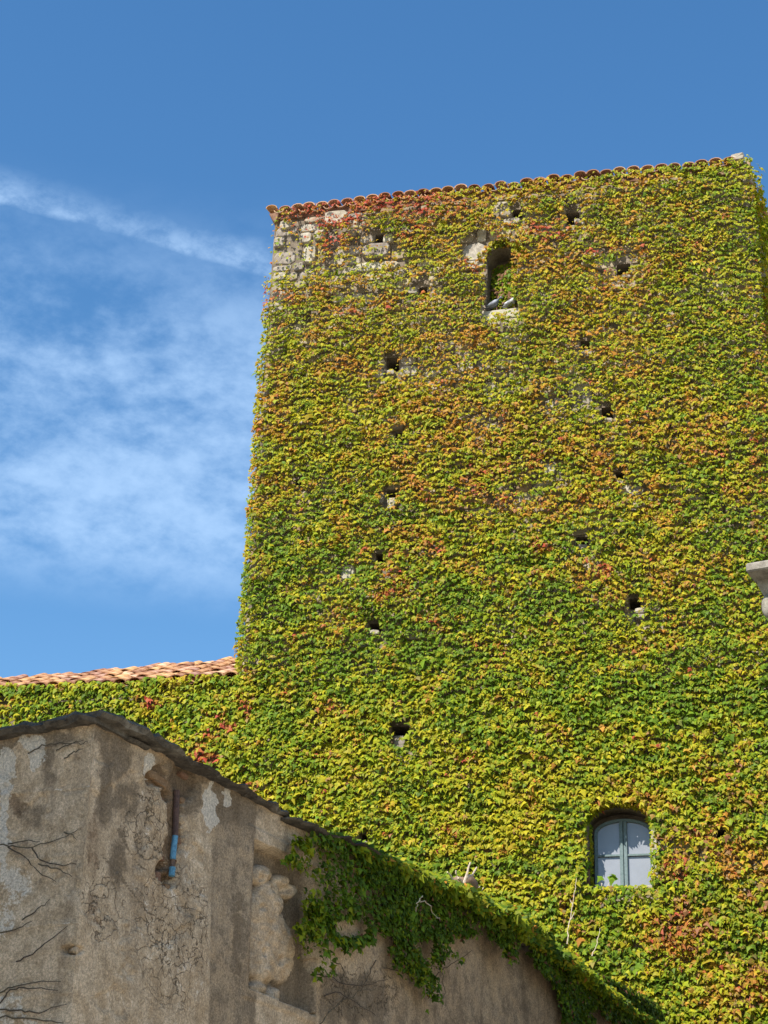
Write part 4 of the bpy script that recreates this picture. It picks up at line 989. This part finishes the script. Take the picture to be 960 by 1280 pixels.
# the 300 nearest, outermost leaves are objects of their own
order = np.argsort(u - 6*h); big = order[:0]
cand = np.where((h > .09) & (size > .056))[0]; cand = cand[np.argsort(u[cand]-25*(size[cand]-.05))][:560]; sel = r.permutation(cand)[:290]
msk = np.ones(n, bool); msk[sel] = False
fo = leaves(rface, u[msk], v[msk], h[msk], size[msk], cg[msk], tilt[msk], yaw[msk], roll[msk], 'foliage', nivy); tag(fo, kind='stuff')
lm = []
for kx, cc in enumerate((C_G, C_DG*1.1, C_YG*.9)):
    me = mesh_np('leaf', LT-np.array((0, .35, 0)), LF, np.repeat(cc[None], NLV, 0)); me.materials.append(M['leaf_single']); lm.append(me)
for j in sel:
    kx = 2 if cg[j][0] > .14 else (0 if cg[j][1] > .13 else 1)
    U_, Z_, N_ = [Vector(q) for q in (rface.U, rface.V/np.linalg.norm(rface.V), rface.N)]
    y_ = -Z_*math.cos(tilt[j])+N_*math.sin(tilt[j]); n_ = N_*math.cos(tilt[j])+Z_*math.sin(tilt[j]); x_ = -U_
    rot = Matrix((x_, y_, n_)).transposed() @ Matrix.Rotation(yaw[j], 3, 'Z') @ Matrix.Rotation(roll[j], 3, 'Y')
    if rot.determinant() < 0: rot = Matrix((-x_, y_, n_)).transposed() @ Matrix.Rotation(yaw[j], 3, 'Z')
    o_ = link('leaf', lm[kx]); o_.matrix_world = Matrix.Translation(Vector(rface.P(u[j], v[j], h[j]+.01))) @ rot.to_4x4() @ Matrix.Scale(float(size[j]*1.1), 4)
    wparent_m(o_, nivy)
print('near leaves', n)
# heap of creeper growing over the coping, its top catching the sun
r = np.random.default_rng(33); n = 13000
u = r.uniform(float(rface.uv(432, 1052)[0]), UEND+.4, n); thk = .09+.19*sstep(float(rface.uv(440, 1060)[0]), float(rface.uv(590, 1137)[0]), u)*sstep(UEND-.3, float(rface.uv(600, 1143)[0]), u)
ang = r.uniform(R(-30), R(200), n); rad = thk*(.25+1.1*fbm(u*2.6, ang*1.2, 151))*(.6+.45*r.random(n))
hh = -.10+.20*np.cos(ang)*1.0+rad*np.cos(ang); zz = Zc-.02-drop(u)+rad*np.sin(ang)
px, py = project(rface.P(u, zz, hh))
cf = fbm(u*3, ang*2, 153)+.35*(r.random(n)-.5); c = np.where((cf > .5)[:, None], C_YG*.85, np.where((cf > .4)[:, None], C_G*.85, C_DG*.9)); c = np.where((r.random(n) < .10)[:, None], C_Y*.8, c); c = np.where((r.random(n) < .04)[:, None], C_O, c); c = c*r.uniform(.6, 1.2, (n, 1))
hp_ = Plane((0, 0, 0), azdir(AZR+60), (0, 0, 1), azdir(AZR+150))
fo = leaves(hp_, u, zz, hh, r.lognormal(math.log(.08), .22, n), c, r.normal(R(38), R(20), n), r.normal(0, R(45), n), r.normal(0, R(28), n), 'foliage', nivy, P=rface.P(u, zz, hh)); tag(fo, kind='stuff')
V = []; 
# broken stone and dry branches poking out of the heap
uc, vc = [float(q) for q in rface.uv(588., 1112.)]
bs_ = empty('coping_stone', at_foot(rface, uc)); 
me = bpy.data.meshes.new('stone'); bm = bmesh.new(); bmesh.ops.create_icosphere(bm, subdivisions=3, radius=1)
for vtx in bm.verts:
    k = 1+.25*(random.random()-.5)*.4+.18*math.sin(vtx.co.x*3+1)*math.cos(vtx.co.y*4)
    vtx.co = Vector((vtx.co.x*.27*k, vtx.co.y*.13*k, vtx.co.z*.10*k))
bm.to_mesh(me); bm.free(); me.materials.append(speck_mat('brown_stone', (.20, .135, .08), (.32, .23, .145), 8, .9, .6))
for p in me.polygons: p.use_smooth = True
bpy.data.objects.remove(bs_)
o = link('loose_stone', me); pos = on(rface, 588, 1114, -.15); o.location = Vector(pos); o.rotation_euler = (0, 0.35, R(90-AZR)); tag(o, 'rounded brown stone bedded in creeper on top of the shaded wall', 'stone')
br = empty('dry_branch', tuple(map(float, on(rface, 578, 1118, -.1)))); tag(br, 'pale dry twigs sticking up from the creeper beside the brown stone', 'branch')
stems(rface, [[(574, 1118), (580, 1104), (584, 1090), (588, 1078)], [(575, 1112), (566, 1100), (559, 1090)], [(578, 1106), (572, 1096), (570, 1088)], [(583, 1098), (590, 1094), (596, 1084)], [(586, 1122), (594, 1116), (600, 1108)], [(577, 1116), (568, 1110), (556, 1098)], [(590, 1125), (598, 1120), (604, 1110)]], .018, 'twig', M['wood_pale'], br, .05, .006, 2)

# tall dry stem and a leafy sprig by the lower window
tl = empty('dry_branch', tuple(map(float, on(front, 709, 1176, .35)))); tag(tl, 'thin pale dry stem standing against the creeper left below the window', 'branch')
stems(front, [[(709, 1180), (711, 1160), (715, 1135), (719, 1110), (721, 1095)], [(713, 1150), (718, 1140)], [(716, 1132), (712, 1124)], [(740, 1195), (746, 1180), (750, 1160)]], .009, 'stem', M['wood_pale'], tl, .35, .006)
spg = empty('leafy_sprig', tuple(map(float, on(front, 760, 1114, .12)))); tag(spg, 'broad leaved green sprig rising in front of the window sill', 'plant')
stems(front, [[(757, 1122), (760, 1108), (765, 1095)], [(757, 1122), (752, 1106), (748, 1098)], [(762, 1120), (768, 1110), (771, 1104)]], .008, 'stem', M['wood_pale'], spg, .12, .003)
rr = np.random.default_rng(4)
for (x, y, s_, tl_) in ((765, 1099, .20, 10), (766, 1093, .15, 70), (750, 1098, .13, 20), (770, 1108, .10, 0), (757, 1112, .13, 30), (748, 1108, .11, 20), (734, 1078, .18, 40), (728, 1090, .16, 30)):
    a, b_2 = [float(q) for q in front.uv(float(x), float(y), .14)]
    o_ = leaves(front, np.array([a]), np.array([b_2]), np.array([.14]), np.array([s_]), (C_G*1.1)[None], np.array([R(tl_)]), np.array([rr.normal(0, .4)]), np.array([rr.normal(0, .4)]), 'leaf', spg)

# ------------------------------------------------------------------ pigeons on the niche sill
def pigeon(px_, label, face, dark):
    a, _ = [float(q) for q in front.uv(float(px_), 388., -.05)]
    loc = front.P(a, SILLV+.0, .02)
    root = empty('pigeon', tuple(map(float, loc))); root.rotation_euler = (0, 0, math.atan2(front.U[1], front.U[0]) + (0 if face > 0 else math.pi) + .25)
    tag(root, label, 'pigeon', 'pigeons on the niche sill')
    def add(V, Fs, cols, name, par=root):
        me_ = mesh_np(name, np.array(V), np.array(Fs), np.array(cols), smooth=True); o_ = link(name, me_, None, M['pigeon']); o_.parent = par; return o_
    # body as one lofted surface from tail to beak
    st = [(-.155, .022, .008, .004), (-.125, .036, .024, .008), (-.09, .060, .034, .022), (-.055, .085, .046, .040), (-.015, .108, .056, .055), (.025, .128, .056, .060), (.052, .158, .044, .046), (.064, .188, .028, .026),
          (.070, .210, .022, .018), (.080, .228, .022, .020), (.096, .236, .019, .019), (.110, .232, .010, .010), (.130, .224, .002, .002)]
    V, C = [], []; k = 12
    for i, (x, z, ry, rz) in enumerate(st):
        for j in range(k):
            th = 2*math.pi*j/k; V.append((x, ry*math.cos(th), z+rz*math.sin(th)))
            base = np.array((.34, .36, .40) if not dark else (.16, .17, .20))
            if i in (6, 7, 8): base = np.array((.08, .12, .12))
            if i > 8: base = np.array((.22, .24, .29))
            if i == 12: base = np.array((.05, .05, .05))
            if i < 1: base = np.array((.06, .06, .07))
            C.append(base)
    Fs = [(i*k+j, i*k+(j+1) % k, (i+1)*k+(j+1) % k, (i+1)*k+j) for i in range(len(st)-1) for j in range(k)]
    Fs.append(tuple(range(k))[::-1][:4])
    add(V, Fs, C, 'body')
    for s in (-1, 1):
        V, C, Fs = [], [], []
        prof = [(.045, .155), (.0, .150), (-.05, .118), (-.10, .075), (-.140, .036), (-.09, .045), (-.04, .065), (.02, .095)]
        for off in (.0, .012):
            for i, (x, z) in enumerate(prof):
                bulg = .052-.5*max(0, -x)*.26
                V.append((x, s*(bulg+off+.003), z)); C.append((.06, .06, .07) if i in (2, 4) else ((.50, .51, .55) if not dark else (.28, .29, .33)))
        n_ = 8
        Fs = [(0, 1, 7, 7), (1, 2, 6, 7), (2, 3, 5, 6), (3, 4, 5, 5)]
        Fs4 = [(0, 1, 7), (1, 6, 7), (1, 2, 6), (2, 5, 6), (2, 3, 5), (3, 4, 5)]
        T = [tuple(i+n_ for i in f) for f in Fs4] + [f[::-1] for f in Fs4] + [q for i in range(n_) for q in ((i, (i+1) % n_, (i+1) % n_+n_), (i, (i+1) % n_+n_, i+n_))]
        add(V, T, C, 'wing')
        for nm in ('leg',):
            Vt, Ft = tube_vf([(.03, s*.02, .06), (.028, s*.02, .03), (.03, s*.02, .004)], .005, 5)
            me_ = mesh_py('leg', Vt, Ft); link('leg', me_, root, M['brick'])
        me_ = bpy.data.meshes.new('eye'); b_ = bmesh.new(); bmesh.ops.create_icosphere(b_, subdivisions=1, radius=.004); b_.to_mesh(me_); b_.free()
        e = link('eye', me_, root, M['rust']); e.location = (.092, s*.0195, .240)
    root.scale = (1.2,)*3
    return root
pigeon(619, 'darker grey pigeon on the left of the niche sill', 1, True)
pigeon(641, 'pale grey pigeon on the right of the niche sill', 1, False)

# ------------------------------------------------------------------ neighbour's cornice at the right edge
AZN = 118.5
pcr = ray(963, 800); D2 = 17.5; pc = CAM + pcr*(D2/math.hypot(pcr[0], pcr[1]))
nb = Plane(np.array([pc[0], pc[1], 0]), azdir(AZN), (0, 0, 1), azdir(AZN+90) if azdir(AZN+90)[1] < 0 else -azdir(AZN+90))
nbo = empty('cornice_house', (float(pc[0]), float(pc[1]), 0)); tag(nbo, 'pale stone house corner with moulded cornice at the right edge of view', 'building')
ztop = float(nb.uv(958., 717.)[1])
mb = MB().box(nb, 0, 5, 0, ztop-.45, -5, 0); mb.build('wall', M['greystone'], nbo, bevel=.02)
mb = MB().box(nb, -.12, 5, ztop-.10, ztop, -5, .34); mb.build('cornice_slab', M['greystone'], nbo, bevel=.015)
prof = [(0, -.34), (.02, -.33), (.03, -.27), (.055, -.21), (.075, -.16), (.08, -.10)]
mb = MB(); V = []
for o_x, z in prof: V += [nb.P(-o_x, ztop+z, -4), nb.P(-o_x, ztop+z, o_x), nb.P(5, ztop+z, o_x)]
Fs = []
for i in range(len(prof)-1):
    for k in range(2): Fs.append((i*3+k, i*3+k+1, (i+1)*3+k+1, (i+1)*3+k))
mb.add(V, Fs); mb.build('cornice_moulding', M['greystone'], nbo)
me = bpy.data.meshes.new('console'); bm = bmesh.new(); bmesh.ops.create_icosphere(bm, subdivisions=3, radius=1)
for vtx in bm.verts: vtx.co = Vector((vtx.co.x*.075, vtx.co.y*.07, vtx.co.z*.12+(.03 if vtx.co.z > 0 else 0)))
bm.to_mesh(me); bm.free()
for p in me.polygons: p.use_smooth = True
o = link('console', me, None, M['greystone']); o.location = Vector(nb.P(.02, ztop-.42, .05)); wparent_m(o, nbo)

# ------------------------------------------------------------------ house across the lane, behind and left of the camera; its roof shades the near wall
sa = np.array([-math.sin(SUN_AZ), -math.cos(SUN_AZ), 0]); sc_ = np.array([sa[1], -sa[0], 0])
HT = 16.9; hp = Plane(sa*2.0, sc_, (0, 0, 1), sa)
hs_ = empty('lane_house', tuple(map(float, hp.P(-12, 0, -4)))); tag(hs_, 'tall plain rendered house across the lane behind the viewpoint', 'building')
MB().box(hp, -13.2, -7.8, 0, HT-.5, -7, 0).build('wall', M['render'], hs_)
MB().box(hp, -13.4, -7.6, HT-.498, HT-.2, -7.3, .3).build('roof_slab', M['tile'], hs_)
q = [hp.P(-13.4, HT-.2, .3), hp.P(-7.6, HT-.2, .3), hp.P(-7.6, HT-.2, -7.3), hp.P(-13.4, HT-.2, -7.3), hp.P(-13.4, HT+.8, -3.5), hp.P(-7.6, HT+.8, -3.5)]
MB().add(q, [(0, 1, 5, 4), (2, 3, 4, 5), (1, 2, 5), (3, 0, 4)]).build('roof', M['tile'], hs_)
for i in range(2):
    for j in range(4):
        a = -12.4+i*2.6; b_2 = 2.2+j*4
        fr_ = MB().box(hp, a, a+1.1, b_2, b_2+1.7, -.05, .03).build('window', M['frame'], hs_)
        pn_ = MB().box(hp, a+.1, a+1.0, b_2+.1, b_2+1.6, .031, .04).build('pane', M['glass'], None)
        pn_.parent = fr_; bpy.context.view_layer.update(); pn_.matrix_parent_inverse = fr_.matrix_world.inverted()
